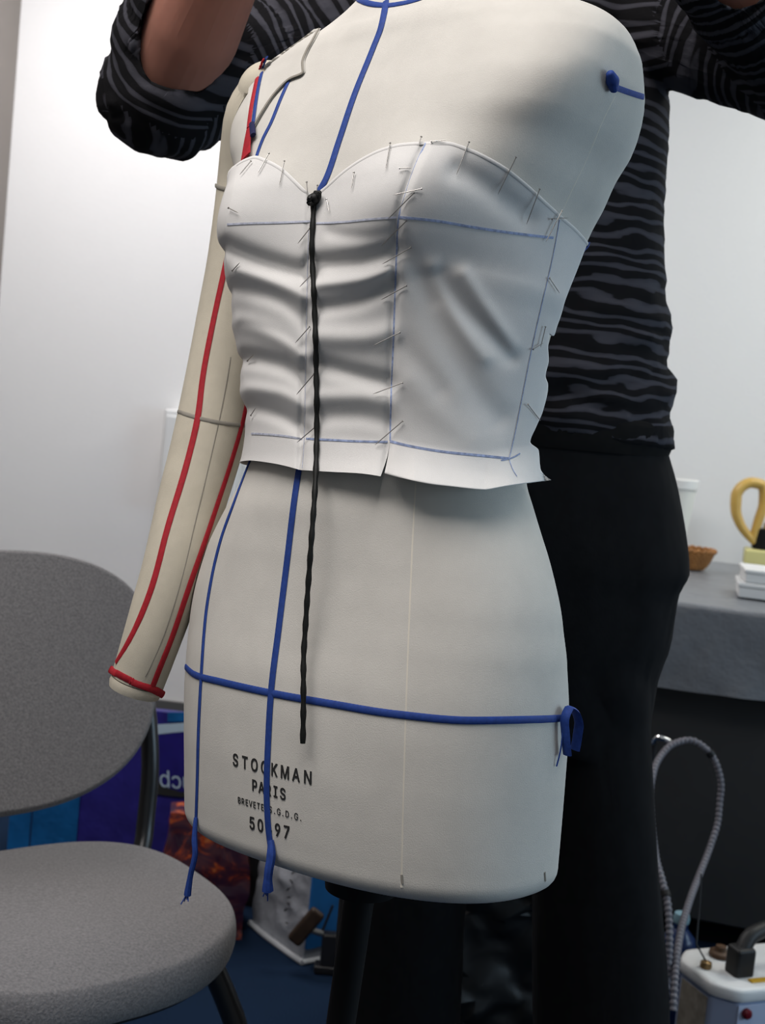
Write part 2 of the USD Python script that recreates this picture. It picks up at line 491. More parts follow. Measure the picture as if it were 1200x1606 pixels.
# style tapes (traced along the surface)
part('style_tape', ribbon([605, 598, 585, 555, 530, 512, 500], [2, 40, 75, 150, 225, 278, 300], .0062), BLUE, FORM)
part('style_tape', ribbon([472, 462, 450, 437, 425, 421, 418, 420, 424], [716, 780, 880, 985, 1085, 1150, 1240, 1290, 1326], .0062), BLUE, FORM)
part('style_tape', ribbon([396, 368, 345, 332, 322, 316, 311, 309, 307], [712, 785, 850, 905, 970, 1050, 1150, 1230, 1290], .0046), BLUE, FORM)
part('style_tape', ribbon([291, 305, 345, 425, 520, 620, 740, 850, 886], [1046, 1058, 1069, 1087, 1104, 1120, 1130, 1128, 1126], .0056), BLUE, FORM, label='blue tape round the hip line')
part('style_tape', ribbon([562, 575, 590, 606, 630, 655, 675], [-2, 4, 7, 8, 5, -1, -9], .0052), BLUE, FORM, label='blue tape round the neck base')
part('style_tape', ribbon([454, 440, 425, 412, 402], [124, 155, 192, 218, 246], .0040), BLUE, FORM)
part('style_tape', ribbon([966, 985, 1000, 1010], [137, 144, 149, 152], .0044, .0004, 40, .2), BLUE, FORM, label='short blue tape at the shoulder plate')
part('style_tape', ribbon([916, 921, 924], [392, 388, 380], .0050, .001), BLUE, FORM, label='blue tape end at the side of the bust')
kp, kz, kr = hit(np.array([958., 961, 963]), np.array([118., 127, 138]), .004)
part('pin_knob', smooth_m(chain(to_world(kp, kz, kr), [.0036, .0050, .0036]), .0015, 4), BLUE, FORM, label='blue knotted tape end with a dark pin')
# seams, faint stitched lines
part('seam', ribbon([652, 645, 638, 632, 630], [756, 900, 1080, 1280, 1392], .0020, -.0003), SEAM, FORM)
part('seam', ribbon([965, 945, 920, 896, 876], [150, 190, 250, 300, 345], .0020, -.0003), SEAM, FORM)
for (x, y) in ((630, 1380), (855, 1376)):
    part('hem_pin', ribbon([x, x + 1], [y - 8, y + 6], .0018, .0005, 8), THREAD, FORM)


def hanging(pts2, w, frayed=True):
    """a tape end that hangs free below the hem"""
    p = bez(pts2, 30)
    m = [tube(p, np.interp(np.arange(30), [0, 8, 22, 29], [.55 * w, .8 * w, .75 * w, w]), 8)]
    d = p[-1] - p[-3]; d /= np.linalg.norm(d)
    for k in range(7):
        s = rng.normal(0, .0022, 3); s[2] = -abs(s[2])
        m.append(tube(np.array([p[-2], p[-1] + s * .5, p[-1] + d * .003 + s]), .0005, 5))
    return cat_(*m)


h1 = surf(np.array([307.]), np.array([1286.]), .002)[0]
part('tape_end', hanging([h1 + [0, 0, .002], at(305, 1316, h1[1] - .004), at(306, 1340, h1[1] - .006), at(299, 1372, h1[1] - .005), at(294, 1404, h1[1] - .004)], .0030), BLUE, FORM)
h2 = surf(np.array([424.]), np.array([1322.]), .002)[0]
part('tape_end', hanging([h2 + [0, 0, .002], at(425, 1345, h2[1] - .004), at(421, 1370, h2[1] - .006), at(420, 1396, h2[1] - .005)], .0046), BLUE, FORM)
h3 = surf(np.array([888.]), np.array([1122.]), .003)[0]
lp = [at(x, y, h3[1] + dy) for x, y, dy in ((886, 1124, -.004), (893, 1110, -.006), (903, 1118, 0), (908, 1140, .004), (905, 1160, .006), (902, 1176, .007))]
part('tape_bow', tube(bez(lp, 30), .0042, 8, .4), BLUE, FORM)
lp = [at(x, y, h3[1] + dy) for x, y, dy in ((893, 1110, -.007), (886, 1128, -.010), (887, 1150, -.010), (890, 1184, -.008))]
part('tape_bow', tube(bez(lp, 24), .0042, 8, .4), BLUE, FORM)
lp = [at(x, y, h3[1] + dy) for x, y, dy in ((884, 1134, -.009), (881, 1165, -.010), (873, 1202, -.012))]
part('tape_thread', tube(bez(lp, 16), .0006, 6), BLUE, FORM)


# printed lettering on the hip
def lettering(text, x0, y0, x1, y1, px_h, name, gap=None):
    ph, z, r = hit(np.array([x0, x1]), np.array([y0, y1]))
    L = np.linalg.norm(np.diff(to_world(ph, z, r), axis=0))
    h = px_h / 1900 * .88
    n = len(text)
    ms = []
    for k, ch in enumerate(text):
        if ch == ' ':
            continue
        g = meshkit.text_mesh(ch, h, .0003, bold=px_h > 15)
        c = (g.bounds[0][0] + g.bounds[1][0]) / 2
        f = k / max(n - 1, 1)
        g = g.subdivide()
        x = (g.vertices[:, 0] - c) * .82 / L
        pc, zc = ph[0] + (ph[1] - ph[0]) * (f + x), z[0] + (z[1] - z[0]) * (f + x) + g.vertices[:, 1] - h / 2
        g.vertices = to_world(pc, zc, Rf(pc, zc) + .00025 + g.vertices[:, 2])
        ms.append(g)
    return part(name, cat_(*ms), INK, FORM, smooth=False)


lettering('STOCKMAN', 370, 1192, 483, 1219, 20, 'lettering')
lettering('PARIS', 400, 1232, 444, 1245, 18, 'lettering')
lettering('BREVETE S.G.D.G.', 376, 1255, 472, 1282, 10.5, 'lettering')
lettering('50497', 396, 1291, 450, 1305, 20, 'lettering')

# ------------------------------------------------------------------ padded arm, hung on the form's shoulder
arm_px = [(424, 150, .030), (414, 195, .037), (408, 300, .0405), (393, 400, .039), (371, 500, .0365), (349, 600, .0345), (325, 700, .0325), (300, 790, .0305), (277, 880, .0285), (252, 960, .0265), (229, 1030, .0245), (216, 1068, .0235)]
arm_y = [1.115, 1.13, 1.15, 1.145, 1.135, 1.12, 1.10, 1.08, 1.06, 1.05, 1.045, 1.045]
ap = np.array([at(x, y, Y) for (x, y, r), Y in zip(arm_px, arm_y)])
ar = np.array([r for *_, r in arm_px])
apf = bez(np.c_[ap, ar], 60)
ARM = thing('padded_arm', 'padded cream canvas arm with red tape lines hung from the dress form shoulder', 'mannequin arm', ap[-1])
arm_m = tube(apf[:, :3], apf[:, 3], 40)
sph = trimesh.creation.icosphere(3, ar[0]); sph.apply_translation(ap[0])
arm_b = m3.Manifold.batch_boolean([manifold(arm_m), manifold(sph)], m3.OpType.Add) - TORSO_M
arm_t = clean(arm_b)
part('sleeve', arm_t, CANVAS_ARM, ARM, smooth=50)
AT = cKDTree(apf[:, :3])


def arm_hit(px, py, off):
    """traced point on the arm's visible side"""
    out = []
    for x, y in zip(px, py):
        d = ray(x, y); d = d / d[1]
        t = np.linspace(.9, 1.3, 801)
        P = EYE + d * t[:, None]
        dist, i = AT.query(P)
        g = dist - apf[i, 3] - off
        k = np.argmax(g < 0) if (g < 0).any() else g.argmin()
        out.append(P[k])
    return np.array(out)


def arm_tape(px, py, w, m, name='style_tape', n=50, label=None, off=.0006):
    p = bez(np.stack([px, py], 1), n)
    q = arm_hit(p[:, 0], p[:, 1], off)
    _, i = AT.query(q)
    nr = q - apf[i, :3]
    for _ in range(2):
        q[1:-1] = (q[:-2] + 2 * q[1:-1] + q[2:]) / 4
    part(name, tube(q, w / 2, 8, .35, nr), m, ARM, label=label)


arm_tape([356, 346, 331, 318, 311, 300, 288, 262, 240, 205, 182], [405, 450, 520, 590, 650, 700, 745, 830, 915, 1000, 1038], .0058, RED, label='red tape along the outer arm')
arm_tape([391, 384, 366, 340, 318, 297, 270, 250, 240], [610, 650, 715, 795, 860, 920, 1000, 1050, 1076], .0058, RED, label='red tape along the inner arm')
arm_tape([172, 190, 215, 240, 256], [1049, 1060, 1072, 1081, 1090], .0068, RED, label='red tape round the wrist')
arm_tape([279, 300, 330, 360, 390], [645, 652, 660, 665, 668], .0036, THREAD, 'ring_line', label='dark stitched line round the elbow')
arm_tape([338, 348, 358, 366], [291, 295, 297, 297], .0040, THREAD, 'ring_line', label='dark stitched line round the upper arm')
arm_tape([362, 352, 337, 322, 305, 290, 270, 248, 228], [560, 620, 690, 755, 825, 890, 960, 1020, 1062], .0008, THREAD, 'stitch_line', label='fine grey stitch line')
# wrist plate
wd = apf[-1, :3] - apf[-4, :3]; wd /= np.linalg.norm(wd)
Tw = trimesh.geometry.align_vectors([0, 0, 1], wd); Tw[:3, 3] = ap[-1] + wd * .001
part('wrist_plate', lathe([(.001, 0), (.0232, 0), (.0238, .004), (.0225, .009), (.001, .010)], Tw), CANVAS_ARM, ARM)
# pointed shoulder flap that lies on the form, with its bound edge
inner = bez([(397, 198), (412, 172), (430, 146), (452, 124), (475, 111), (474, 98), (480, 80), (490, 62), (500, 44)], 60)
outer = bez([(389, 194), (388, 160), (392, 130), (404, 112), (420, 98), (434, 88), (450, 77), (470, 63), (492, 46)], 60)
tt = np.linspace(0, 1, 24)[:, None, None]
gp = outer[None] * (1 - tt) + inner[None] * tt
ph, z, r = hit(gp[..., 0], gp[..., 1], .003)
part('shoulder_flap', sheet(to_world(ph, z, r), to_world(ph, z, r - .002)), CANVAS, ARM, smooth=50, label='pointed canvas flap over the shoulder')
part('flap_edge', ribbon(inner[:, 0], inner[:, 1], .0026, .0030, 70), THREAD, ARM, label='grey bound edge of the flap')
part('style_tape', ribbon([414, 405, 399, 393, 390], [92, 115, 142, 175, 200], .0052, .0036), RED, ARM)
part('style_tape', ribbon([418, 410, 404, 399, 396], [90, 115, 142, 175, 200], .0040, .0042), BLUE, ARM, label='blue tape along the armhole')
part('style_tape', ribbon([391, 389, 387, 385], [196, 212, 228, 247], None, .0036, 30, .12, np.linspace(.0028, .0072, 30)), RED, ARM, label='red tape widening below the armhole')
part('tape_knot', ribbon([395, 396, 397], [194, 202, 212], .0058, .0044, 12, .7), mat('navy_knot', (.012, .014, .06), .8), ARM)

# ------------------------------------------------------------------ draped cotton bodice
VALLEYS = [  # traced wrinkles: points, depth (m), half width (px)
    ([(496, 414), (555, 410), (600, 398), (620, 390)], .0060, 15), ([(500, 482), (555, 474), (590, 460), (616, 446)], .0048, 13),
    ([(504, 572), (560, 588), (608, 600)], .0052, 14), ([(502, 655), (555, 652), (610, 664)], .0026, 14),
    ([(520, 365), (580, 372), (620, 362)], .0016, 12),
    ([(356, 388), (417, 412), (485, 430)], .0062, 15), ([(368, 452), (400, 458), (445, 474), (482, 508)], .0036, 13),
    ([(386, 562), (440, 572), (478, 594)], .0056, 14), ([(394, 640), (440, 652), (478, 678)], .0040, 12), ([(380, 508), (430, 520), (470, 545)], .0016, 10),
    ([(690, 432), (712, 466), (754, 512), (800, 556)], .0034, 16), ([(660, 440), (690, 510), (725, 580), (780, 655)], .0028, 24),
    ([(622, 530), (648, 560), (690, 610)], .0013, 18), ([(720, 268), (775, 302), (825, 340)], .0034, 20), ([(640, 400), (660, 430), (680, 470)], .0012, 16)]
RIDGES = [([(500, 446), (560, 440), (612, 424)], .0028, 10), ([(505, 528), (560, 530), (610, 522)], .0040, 18), ([(505, 622), (560, 622), (608, 630)], .0030, 14),
          ([(372, 425), (420, 440), (478, 466)], .0020, 10), ([(376, 505), (420, 520), (475, 555)], .0035, 14), ([(390, 610), (430, 615), (476, 636)], .0030, 12),
          ([(728, 430), (765, 485), (805, 545)], .0022, 13), ([(680, 420), (710, 490), (760, 560)], .0018, 14), ([(640, 600), (700, 660), (740, 690)], .0012, 22)]


def seg_dist(x, y, pl):
    pl = bez(pl, 24)
    d = np.full(x.shape, 1e9)
    for a, b in zip(pl[:-1], pl[1:]):
        v = b - a
        t = np.clip(((x - a[0]) * v[0] + (y - a[1]) * v[1]) / (v @ v), 0, 1)
        d = np.minimum(d, np.hypot(x - a[0] - t * v[0], y - a[1] - t * v[1]))
    return d


HEM = np.array([[380, 722], [430, 727], [476, 737], [520, 740], [598, 746], [604, 740], [641, 752], [710, 763], [760, 768], [820, 758], [870, 754]], float)


def cloth(x, y):
    """how far the cotton stands off the form at a traced point"""
    o = np.full(np.shape(x), .0078)
    for pl, a, w in VALLEYS:
        o = o - a * np.exp(-(seg_dist(x, y, pl) / w) ** 2)
    for pl, a, w in RIDGES:
        o = o + a * np.exp(-(seg_dist(x, y, pl) / w) ** 2)
    o = o - .0030 * np.exp(-((x - np.interp(y, [300, 500, 740], [486, 480, 471])) / 6.) ** 2)          # centre seam pulled in by the pins
    seam = np.interp(y, [222, 262, 310, 345, 400, 480, 560, 690, 745], [668, 650, 632, 624, 620, 618, 614, 611, 602])
    o = o - .0028 * np.exp(-((x - seam) / 7.) ** 2)
    o = o + .0014 / (1 + np.exp(-(x - seam) / 1.5))
    hem = np.interp(x, HEM[:, 0], HEM[:, 1])
    k = np.clip((y - (hem - 60)) / 60, 0, 1)
    o = o + k ** 1.5 * np.interp(x, [390, 480, 598, 606, 650, 720, 800, 860], [.001, .003, .012, .008, .016, .014, .012, .004])
    return np.maximum(o, .0022)


def coons(top, bottom, left, right, nu, nv):
    """traced panel: nu rows down, nv across"""
    T, B, L, R = bez(top, nv), bez(bottom, nv), bez(left, nu), bez(right, nu)
    u, v = np.linspace(0, 1, nu)[:, None, None], np.linspace(0, 1, nv)[None, :, None]
    return (1 - u) * T[None] + u * B[None] + (1 - v) * L[:, None] + v * R[:, None] - ((1 - u) * (1 - v) * T[0] + (1 - u) * v * T[-1] + u * (1 - v) * B[0] + u * v * B[-1])


CFL = [(492, 306), (487, 350), (483, 420), (480, 500), (478, 600), (476, 690), (470, 737)]
PRS = [(668, 222), (650, 262), (632, 310), (624, 345), (620, 400), (618, 480), (614, 560), (611, 640), (611, 690)]
LEFT = [(372, 256), (363, 310), (355, 345), (353, 370), (357, 420), (365, 450), (372, 490), (376, 520), (383, 570), (386, 600), (390, 640), (394, 680), (392, 722)]
RIGHT = [(922, 380), (905, 425), (893, 455), (886, 474), (881, 492), (874, 512), (868, 527), (863, 522), (860, 546), (861, 564), (856, 590), (860, 604), (852, 644), (841, 670), (832, 693), (845, 706), (848, 735), (865, 753)]
BOD = thing('draped_bodice', 'white cotton strapless bodice toile pinned round the bust of the dress form', 'bodice', to_world(0, 1.0, 0))
panels = [
    (coons([(372, 256), (386, 248), (400, 244), (418, 250), (440, 262), (462, 282), (480, 299), (492, 306)], [(392, 722), (430, 727), (470, 737)], LEFT, CFL, 150, 50), 'panel', 0),
    (coons([(492, 306), (510, 292), (540, 266), (570, 246), (600, 232), (632, 224), (668, 222)], [(470, 737), (520, 740), (560, 742), (597, 747)], CFL, PRS[:-1] + [(611, 690), (597, 747)], 150, 60), 'panel', 0),
    (coons([(668, 222), (700, 222), (735, 232), (765, 246), (795, 264), (830, 292), (855, 315), (880, 338), (905, 360), (922, 380)],
           [(603, 742), (612, 745), (641, 752), (680, 760), (710, 763), (760, 768), (792, 763), (820, 759), (865, 753)], PRS + [(603, 742)], RIGHT, 190, 110), 'panel', 1)]
for g, nm, k in panels:
    x, y = g[..., 0], g[..., 1]
    o = cloth(x, y) + k * .0006
    ph, z, r = hit(x, y, o)
    part(nm, sheet(to_world(ph, z, r), to_world(ph, z, r - .0012)), COTTON, BOD, smooth=70)
    # narrow folded hem along the top edge
    if True:
        e = g[0]
        ep, ez, er = hit(e[:, 0], e[:, 1] + 3, cloth(e[:, 0], e[:, 1]) + k * .0006)
        part('top_fold', tube(to_world(ep, ez, er), .0014, 8, .35, normal_at(ep, ez)), COTTON, BOD, smooth=60)
    if nm == 'panel' and k == 0 and g[0, 0, 0] < 400:
        lp_, lz, lr = ph[:, 0], z[:, 0], r[:, 0]
        side = np.linspace(0, 1, 14)[None, :]
        pp = lp_[:, None] + (-1.75 - lp_[:, None]) * side
        zz2 = lz[:, None] + 0 * side
        rr = np.maximum((lr - Rf(lp_, lz))[:, None] * (1 - side) + .004 * side, .002) + Rf(pp, zz2)
        part('side_panel', sheet(to_world(pp, zz2, rr), to_world(pp, zz2, rr - .0012)), COTTON, BOD, smooth=70)


def pencil(px, py, w, name='guide_line', m=PENCIL, n=70):
    p = bez(np.stack([px, py], 1), n)
    x, y = p[:, 0], p[:, 1]
    o = cloth(x, y) + np.where(x > np.interp(y, [222, 345, 480, 690, 745], [668, 624, 618, 611, 602]) - 1, .0006, 0)
    ph, z, r = hit(x, y, o + .0004)
    part(name, tube(to_world(ph, z, r), w * .42, 6, .14, normal_at(ph, z)), m, BOD)


pencil([356, 400, 440, 488], [352, 350, 349, 347], .0022, m=PENCIL_SOFT)
pencil([496, 540, 580, 622], [350, 348, 344, 341], .0020, m=PENCIL_SOFT)
pencil([626, 680, 740, 800, 868], [341, 346, 356, 365, 373], .0026)
pencil([394, 440, 474], [680, 683, 689], .0022, m=PENCIL_SOFT)
pencil([480, 520, 560, 608], [688, 690, 692, 693], .0022)
pencil([612, 650, 700, 750, 798], [692, 701, 709, 714, 719], .0026)
pencil([668, 650, 634, 625, 622, 619, 616, 613, 612], [224, 264, 312, 345, 400, 480, 560, 640, 690], .0018)
pencil([878, 868, 852, 836, 820, 808, 799], [345, 400, 470, 540, 620, 680, 718], .0011)
pencil([484, 481, 479, 477, 474], [360, 480, 600, 690, 734], .0009, m=PENCIL_SOFT)
pencil([786, 800, 816], [722, 719, 711], .0014)
pencil([799, 804, 811], [720, 735, 747], .0012)

# pins: one short steel pin each, grouped by the edge they hold
ORD = 'first second third fourth fifth sixth seventh eighth ninth tenth eleventh twelfth thirteenth fourteenth fifteenth sixteenth'.split()
PINS = {
    ('{} steel pin from the left along the curved top edge of the bodice', 'pins along the top edge'): [
        ((422, 240), (404, 272)), ((446, 252), (438, 290)), ((481, 285), (484, 326)), ((498, 290), (495, 312)), ((512, 312), (516, 332)), ((555, 270), (551, 296)),
        ((612, 224), (605, 264)), ((661, 214), (656, 230)), ((736, 222), (716, 274)), ((810, 246), (781, 305)), ((847, 296), (826, 352)),
        ((882, 330), (856, 380)), ((866, 344), (892, 342)), ((676, 222), (700, 220)), ((626, 264), (646, 263)), ((394, 252), (376, 274))],
    ('{} steel pin from the top across the centre front seam beside the black cord', 'pins across the centre seam'): [
        ((486, 358), (467, 382)), ((487, 432), (470, 450)), ((486, 512), (463, 538)), ((493, 586), (465, 619)), ((494, 670), (466, 694))],
    ('{} steel pin from the top across the blue-lined bust seam of the bodice', 'pins across the bust seam'): [
        ((662, 296), (616, 306)), ((650, 302), (608, 344)), ((638, 346), (598, 386)), ((645, 388), (600, 414)), ((638, 448), (598, 470)), ((628, 521), (586, 542)),
        ((632, 600), (585, 618)), ((632, 660), (588, 698))],
    ('{} steel pin from the top down the ragged right-hand edge of the bodice', 'pins down the right side'): [
        ((862, 436), (878, 460)), ((856, 512), (848, 545)), ((836, 548), (852, 538)), ((828, 634), (848, 660))],
    ('{} steel pin from the top down the left-hand edge of the bodice', 'pins down the left side'): [
        ((358, 326), (374, 334)), ((364, 425), (376, 412)), ((388, 566), (398, 556)), ((393, 652), (401, 640))]}
for (lab, grp), lst in PINS.items():
    lst = sorted(lst, key=lambda ab: ab[0][0] + ab[1][0] if 'top edge' in grp else ab[0][1] + ab[1][1])
    for ip, (a, b) in enumerate(lst):
        x, y = np.array([a[0], b[0]], float), np.array([a[1], b[1]], float)
        q = to_world(*hit(x, y, cloth(x, y) + .0026))
        d = (q[1] - q[0]) / np.linalg.norm(q[1] - q[0])
        q = np.array([q[0], q[0] + d * .0006, q[0] + d * .0007, q[1] - d * .003, q[1]])
        single('dressmaking_pin', tube(q, [.0008, .0008, .0004, .00038, .0001], 8), STEEL, lab.format(ORD[ip]), 'pin', grp)

# ------------------------------------------------------------------ black cord hanging from the bodice
CORD = thing('black_string', 'long black cord knotted at the bodice neckline and hanging down the front', 'cord', to_world(0, 1.0, 0))
cx = np.array([492, 491, 489, 491, 494, 496, 497, 496, 494, 489, 484, 479, 476, 476, 475], float)
cy = np.array([312, 345, 390, 430, 500, 580, 660, 720, 770, 840, 910, 985, 1040, 1100, 1166], float)
p = bez(np.stack([cx, cy], 1), 120)
off = np.where(p[:, 1] < 720, cloth(p[:, 0], p[:, 1]) + .0026, 0)
off = np.where(p[:, 1] >= 720, np.interp(p[:, 1], [720, 770, 850, 1000, 1166], [.013, .017, .020, .011, .0085]), off)
k = np.ones(9) / 9
off = np.maximum(off, np.convolve(np.pad(off, 4, mode='edge'), k, 'valid'))
q = to_world(*hit(p[:, 0], p[:, 1], off))
for _ in range(3):
    q[1:-1] = (q[:-2] + 2 * q[1:-1] + q[2:]) / 4
part('strand', tube(q, .00205 + .0003 * np.sin(np.arange(120) * 1.3), 10), BLACKCORD, CORD)
kq = to_world(*hit(np.array([488., 493, 498]), np.array([308., 311, 304]), np.array([.011, .013, .012])))
g = np.linspace(0, 2 * np.pi * 2, 50)
kc = kq[1]
part('knot', cat_(tube(np.stack([kc[0] + .0034 * np.sin(g), kc[1] + .0022 * np.cos(2 * g + .4), kc[2] + .0042 * np.cos(g * .75)], 1), .0021, 8), trimesh.creation.icosphere(2, .0038).apply_translation(kc),
     tube(np.array([kc, kc + [.003, -.001, .004], kc + [.0045, -.001, .0055]]), .0012, 6)), BLACKCORD, CORD)

# ------------------------------------------------------------------ the person behind the form
PY = 1.42
PER = thing('person', 'person in a black and grey zebra-striped top and black trousers standing behind the dress form', 'person', (.17, PY, 0))


def er(cx_px, y_px, half_px, depth, Y=PY, n=48, yoff=0):
    """an elliptical body ring: middle and half width traced, real depth"""
    c = at(cx_px, y_px, Y); a = half_px * Y / F
    g = np.arange(n) * 2 * np.pi / n
    s = lambda v, e: np.sign(v) * np.abs(v) ** e
    return np.stack([c[0] + a * s(np.cos(g), .9), c[1] + yoff + depth * s(np.sin(g), .9), np.full(n, c[2])], 1)


SHR, ELR, WRR, HDR = at(572, 30, 1.40), at(256, 146, 1.27), at(398, -235, 1.11), at(520, -196, 1.045)
SHL, ELL, WRL, HDL = at(975, 20, 1.40), at(1268, 104, 1.29), at(985, -235, 1.12), at(835, -200, 1.05)
_n = to_world(0, ZT, 0)
WRR = WRR + (_n - WRR) / np.linalg.norm(_n - WRR) * .018
WRL = WRL + (_n - WRL) / np.linalg.norm(_n - WRL) * .005
NECK, HEADC = at(770, -70, 1.41), at(758, -262, 1.39)
tc_ = 785
top_rings = [(673, 268, .120), (640, 268, .122), (600, 267, .122), (540, 262, .120), (480, 262, .118), (420, 254, .118), (365, 250, .119), (300, 251, .121), (215, 256, .122), (150, 258, .118), (90, 252, .110), (40, 225, .095), (0, 180, .075), (-30, 110, .062)]
# skin body: one continuous surface
sk = [manifold(loft([er(tc_, y, h - 16, d - .012) for y, h, d in top_rings]))]
sk += [chain([SHR, ELR], [.050, .046]), chain([ELR, ELR + (WRR - ELR) * .3, WRR], [.044, .047, .028]), chain([SHL, ELL], [.050, .046]), chain([ELL, ELL + (WRL - ELL) * .3, WRL], [.044, .047, .028])]
sk += [chain([at(tc_, 20, 1.41), NECK, HEADC - [0, .0, .06]], [.062, .056, .055])]
# head with nose, chin, ears
hs = [m3.Manifold.sphere(1, 40).scale((.074, .092, .095)).translate(tuple(HEADC + [0, .01, .03])), chain([HEADC + [0, -.01, -.03], HEADC + [0, -.042, -.082]], [.064, .030]),
      chain([HEADC + [0, -.082, .018], HEADC + [0, -.104, -.022]], [.010, .013]), chain([HEADC + [-.012, -.092, -.024], HEADC + [.012, -.092, -.024]], [.009, .009]),
      chain([HEADC + [-.026, -.072, -.056], HEADC + [.026, -.072, -.056]], [.009, .009]), chain([HEADC + [-.045, -.070, .029], HEADC + [0, -.080, .030], HEADC + [.045, -.070, .029]], [.010, .0115, .010]), chain([HEADC + [-.042, -.071, .016], HEADC + [-.020, -.075, .016]], [.0085, .0085]), chain([HEADC + [.042, -.071, .016], HEADC + [.020, -.075, .016]], [.0085, .0085])]
for s in (-1, 1):
    hs.append(chain([HEADC + [s * .075, .012, .012], HEADC + [s * .076, .006, -.022]], [.013, .009]))
sk += hs
# legs and feet under the trousers
LEGS = {-1: ([(650, 1120, 112), (640, 1300, 104), (629, 1450, 104), (622, 1606, 104), (612, 1850, 102), (606, 1955, 104)]), 1: ([(915, 1120, 104), (928, 1250, 96), (935, 1400, 102), (942, 1540, 108), (944, 1606, 110), (955, 1850, 106), (962, 1960, 110)])}
for s, L in LEGS.items():
    pts = [at(x, y, PY + .0) for x, y, h in L]
    sk.append(chain([at(tc_ + s * 110, 950, PY)] + pts, [.06] + [.040, .038, .036, .034, .034, .034, .034][:len(pts)]))
    sk.append(chain([[pts[-1][0], PY, .06], [pts[-1][0] + s * .01, PY - .12, .03]], [.038, .026]))
sk.append(manifold(loft([er(tc_ + 5, y, h, d) for y, h, d in ((690, 228, .098), (780, 240, .102), (860, 240, .105), (930, 225, .10), (1010, 205, .09), (1080, 170, .08))])))


def hand(wr, toward, palm_n, thumb_side, curl):
    """palm and five separate bent fingers from the wrist"""
    d = toward - wr; d /= np.linalg.norm(d)
    n = palm_n - d * (palm_n @ d); n /= np.linalg.norm(n)
    t = np.cross(d, n) * thumb_side
    out = [m3.Manifold.batch_hull([m3.Manifold.sphere(r, 16).translate(tuple(wr + d * a + t * b)) for a, b, r in ((0, 0, .024), (.03, .024, .014), (.03, -.024, .013), (.088, .030, .011), (.090, .010, .0115), (.088, -.012, .011), (.080, -.032, .010))])]
    for b, L, r in ((.029, .072, .0088), (.0095, .080, .009), (-.0105, .074, .0087), (-.030, .058, .0078)):
        base = wr + d * (.084 if b > -.02 else .076) + t * b
        p, a = base, 0.0
        pts, rad = [base], [r]
        for k, seg in enumerate((.45, .31, .24)):
            a += curl * (.55 + .35 * k)
            p = p + (d * math.cos(a) + n * math.sin(a)) * L * seg
            pts.append(p); rad.append(r * (1 - .1 * (k + 1)))
        out.append(chain(pts, rad, 14))
    b0 = wr + d * .026 + t * .022
    b1 = b0 + (d * .55 + t * .75 + n * .35) * .040
    b2 = b1 + (d * .80 + t * .30 + n * .55) * .032
    b3 = b2 + (d * .85 + t * .05 + n * .5) * .024
    out.append(chain([b0, b1, b2, b3], [.0145, .0115, .0098, .0080], 14))
    return out


nk = to_world(0, ZT - .01, 0)
sk += hand(WRR, np.array([nk[0] - .05, nk[1] - .01, nk[2] + .02]), np.array([.5, .2, -.8]), 1, .55)
sk += hand(WRL, np.array([nk[0] + .055, nk[1] - .01, nk[2] + .02]), np.array([-.5, .2, -.8]), -1, .55)
body = smooth_m(m3.Manifold.batch_boolean(sk, m3.OpType.Add), .0075, 14)
part('body', body, SKIN, PER, smooth=True)
# face and hair
for s in (-1, 1):
    e = HEADC + np.array([s * .031, -.074, .010])
    ey = part('eye', trimesh.creation.icosphere(2, .0108).apply_translation(e + [0, .0045, -.001]), mat('eye_white', (.75, .73, .70), .2), PER)
    part('iris', trimesh.creation.icosphere(2, .0060).apply_translation(e + [0, -.0015, -.0035]), mat('eye_iris', (.06, .035, .02), .2), ey)
part('lips', chain([HEADC + [-.02, -.078, -.056], HEADC + [0, -.083, -.057], HEADC + [.02, -.078, -.056]], [.005, .007, .005]), mat('lips_skin', (.38, .13, .11), .4), PER)
hair = m3.Manifold.sphere(1, 48).scale((.086, .106, .108)).translate(tuple(HEADC + [0, .018, .034]))
hair = m3.Manifold.batch_boolean([hair, chain([HEADC + [0, .06, 0], HEADC + [0, .075, -.10]], [.07, .06])], m3.OpType.Add) - m3.Manifold.cube((.3, .2, .25), True).translate(tuple(HEADC + [0, -.140, -.06]))
hair = smooth_m(hair, .010, 8)
hair.vertices += hair.vertex_normals * ((meshkit.fbm(hair.vertices * [60, 60, 14], 3, 5) - .5) * .012)[:, None]
part('hair', hair, HAIR, PER, smooth=True)

# zebra top: torso and pushed-up sleeves as one garment
tor = manifold(loft([er(tc_, y, h, d) for y, h, d in top_rings]))
u_r = (WRR - ELR) / np.linalg.norm(WRR - ELR); u_l = (WRL - ELL) / np.linalg.norm(WRL - ELL)
CUFR = ELR + u_r * .085
CUFL = ELL + u_l * .19
slv = [tor, chain([SHR + [.05, 0, -.01], SHR, (SHR * .55 + ELR * .45), ELR + (SHR - ELR) * .12, ELR], [.075, .066, .062, .066, .0665]), chain([ELR, ELR + u_r * .03 + [-.012, .012, 0], CUFR + u_r * .03 + [-.030, .022, 0]], [.0655, .058, .047]),
       chain([SHL + [-.05, 0, -.01], SHL, (SHL * .55 + ELL * .45), ELL + (SHL - ELL) * .12, ELL], [.075, .066, .062, .064, .066]), chain([ELL, ELL + u_l * .03, CUFL], [.0655, .058, .052])]
cut = []
for c, u, el in ((CUFR, u_r, ELR), (CUFL, u_l, ELL)):
    cut.append(chain([c - u * .035 + np.array([.006, -.030, .0]), c + u * .18], [.044, .055]))
top = m3.Manifold.batch_boolean(slv, m3.OpType.Add)
top = top - m3.Manifold.batch_boolean([manifold(loft([er(tc_, y, h, d) for y, h, d in ((700, 200, .08), (640, 200, .08))]))] + cut, m3.OpType.Add)
top = smooth_m(top, .0085, 8)
v = np.asarray(top.vertices)
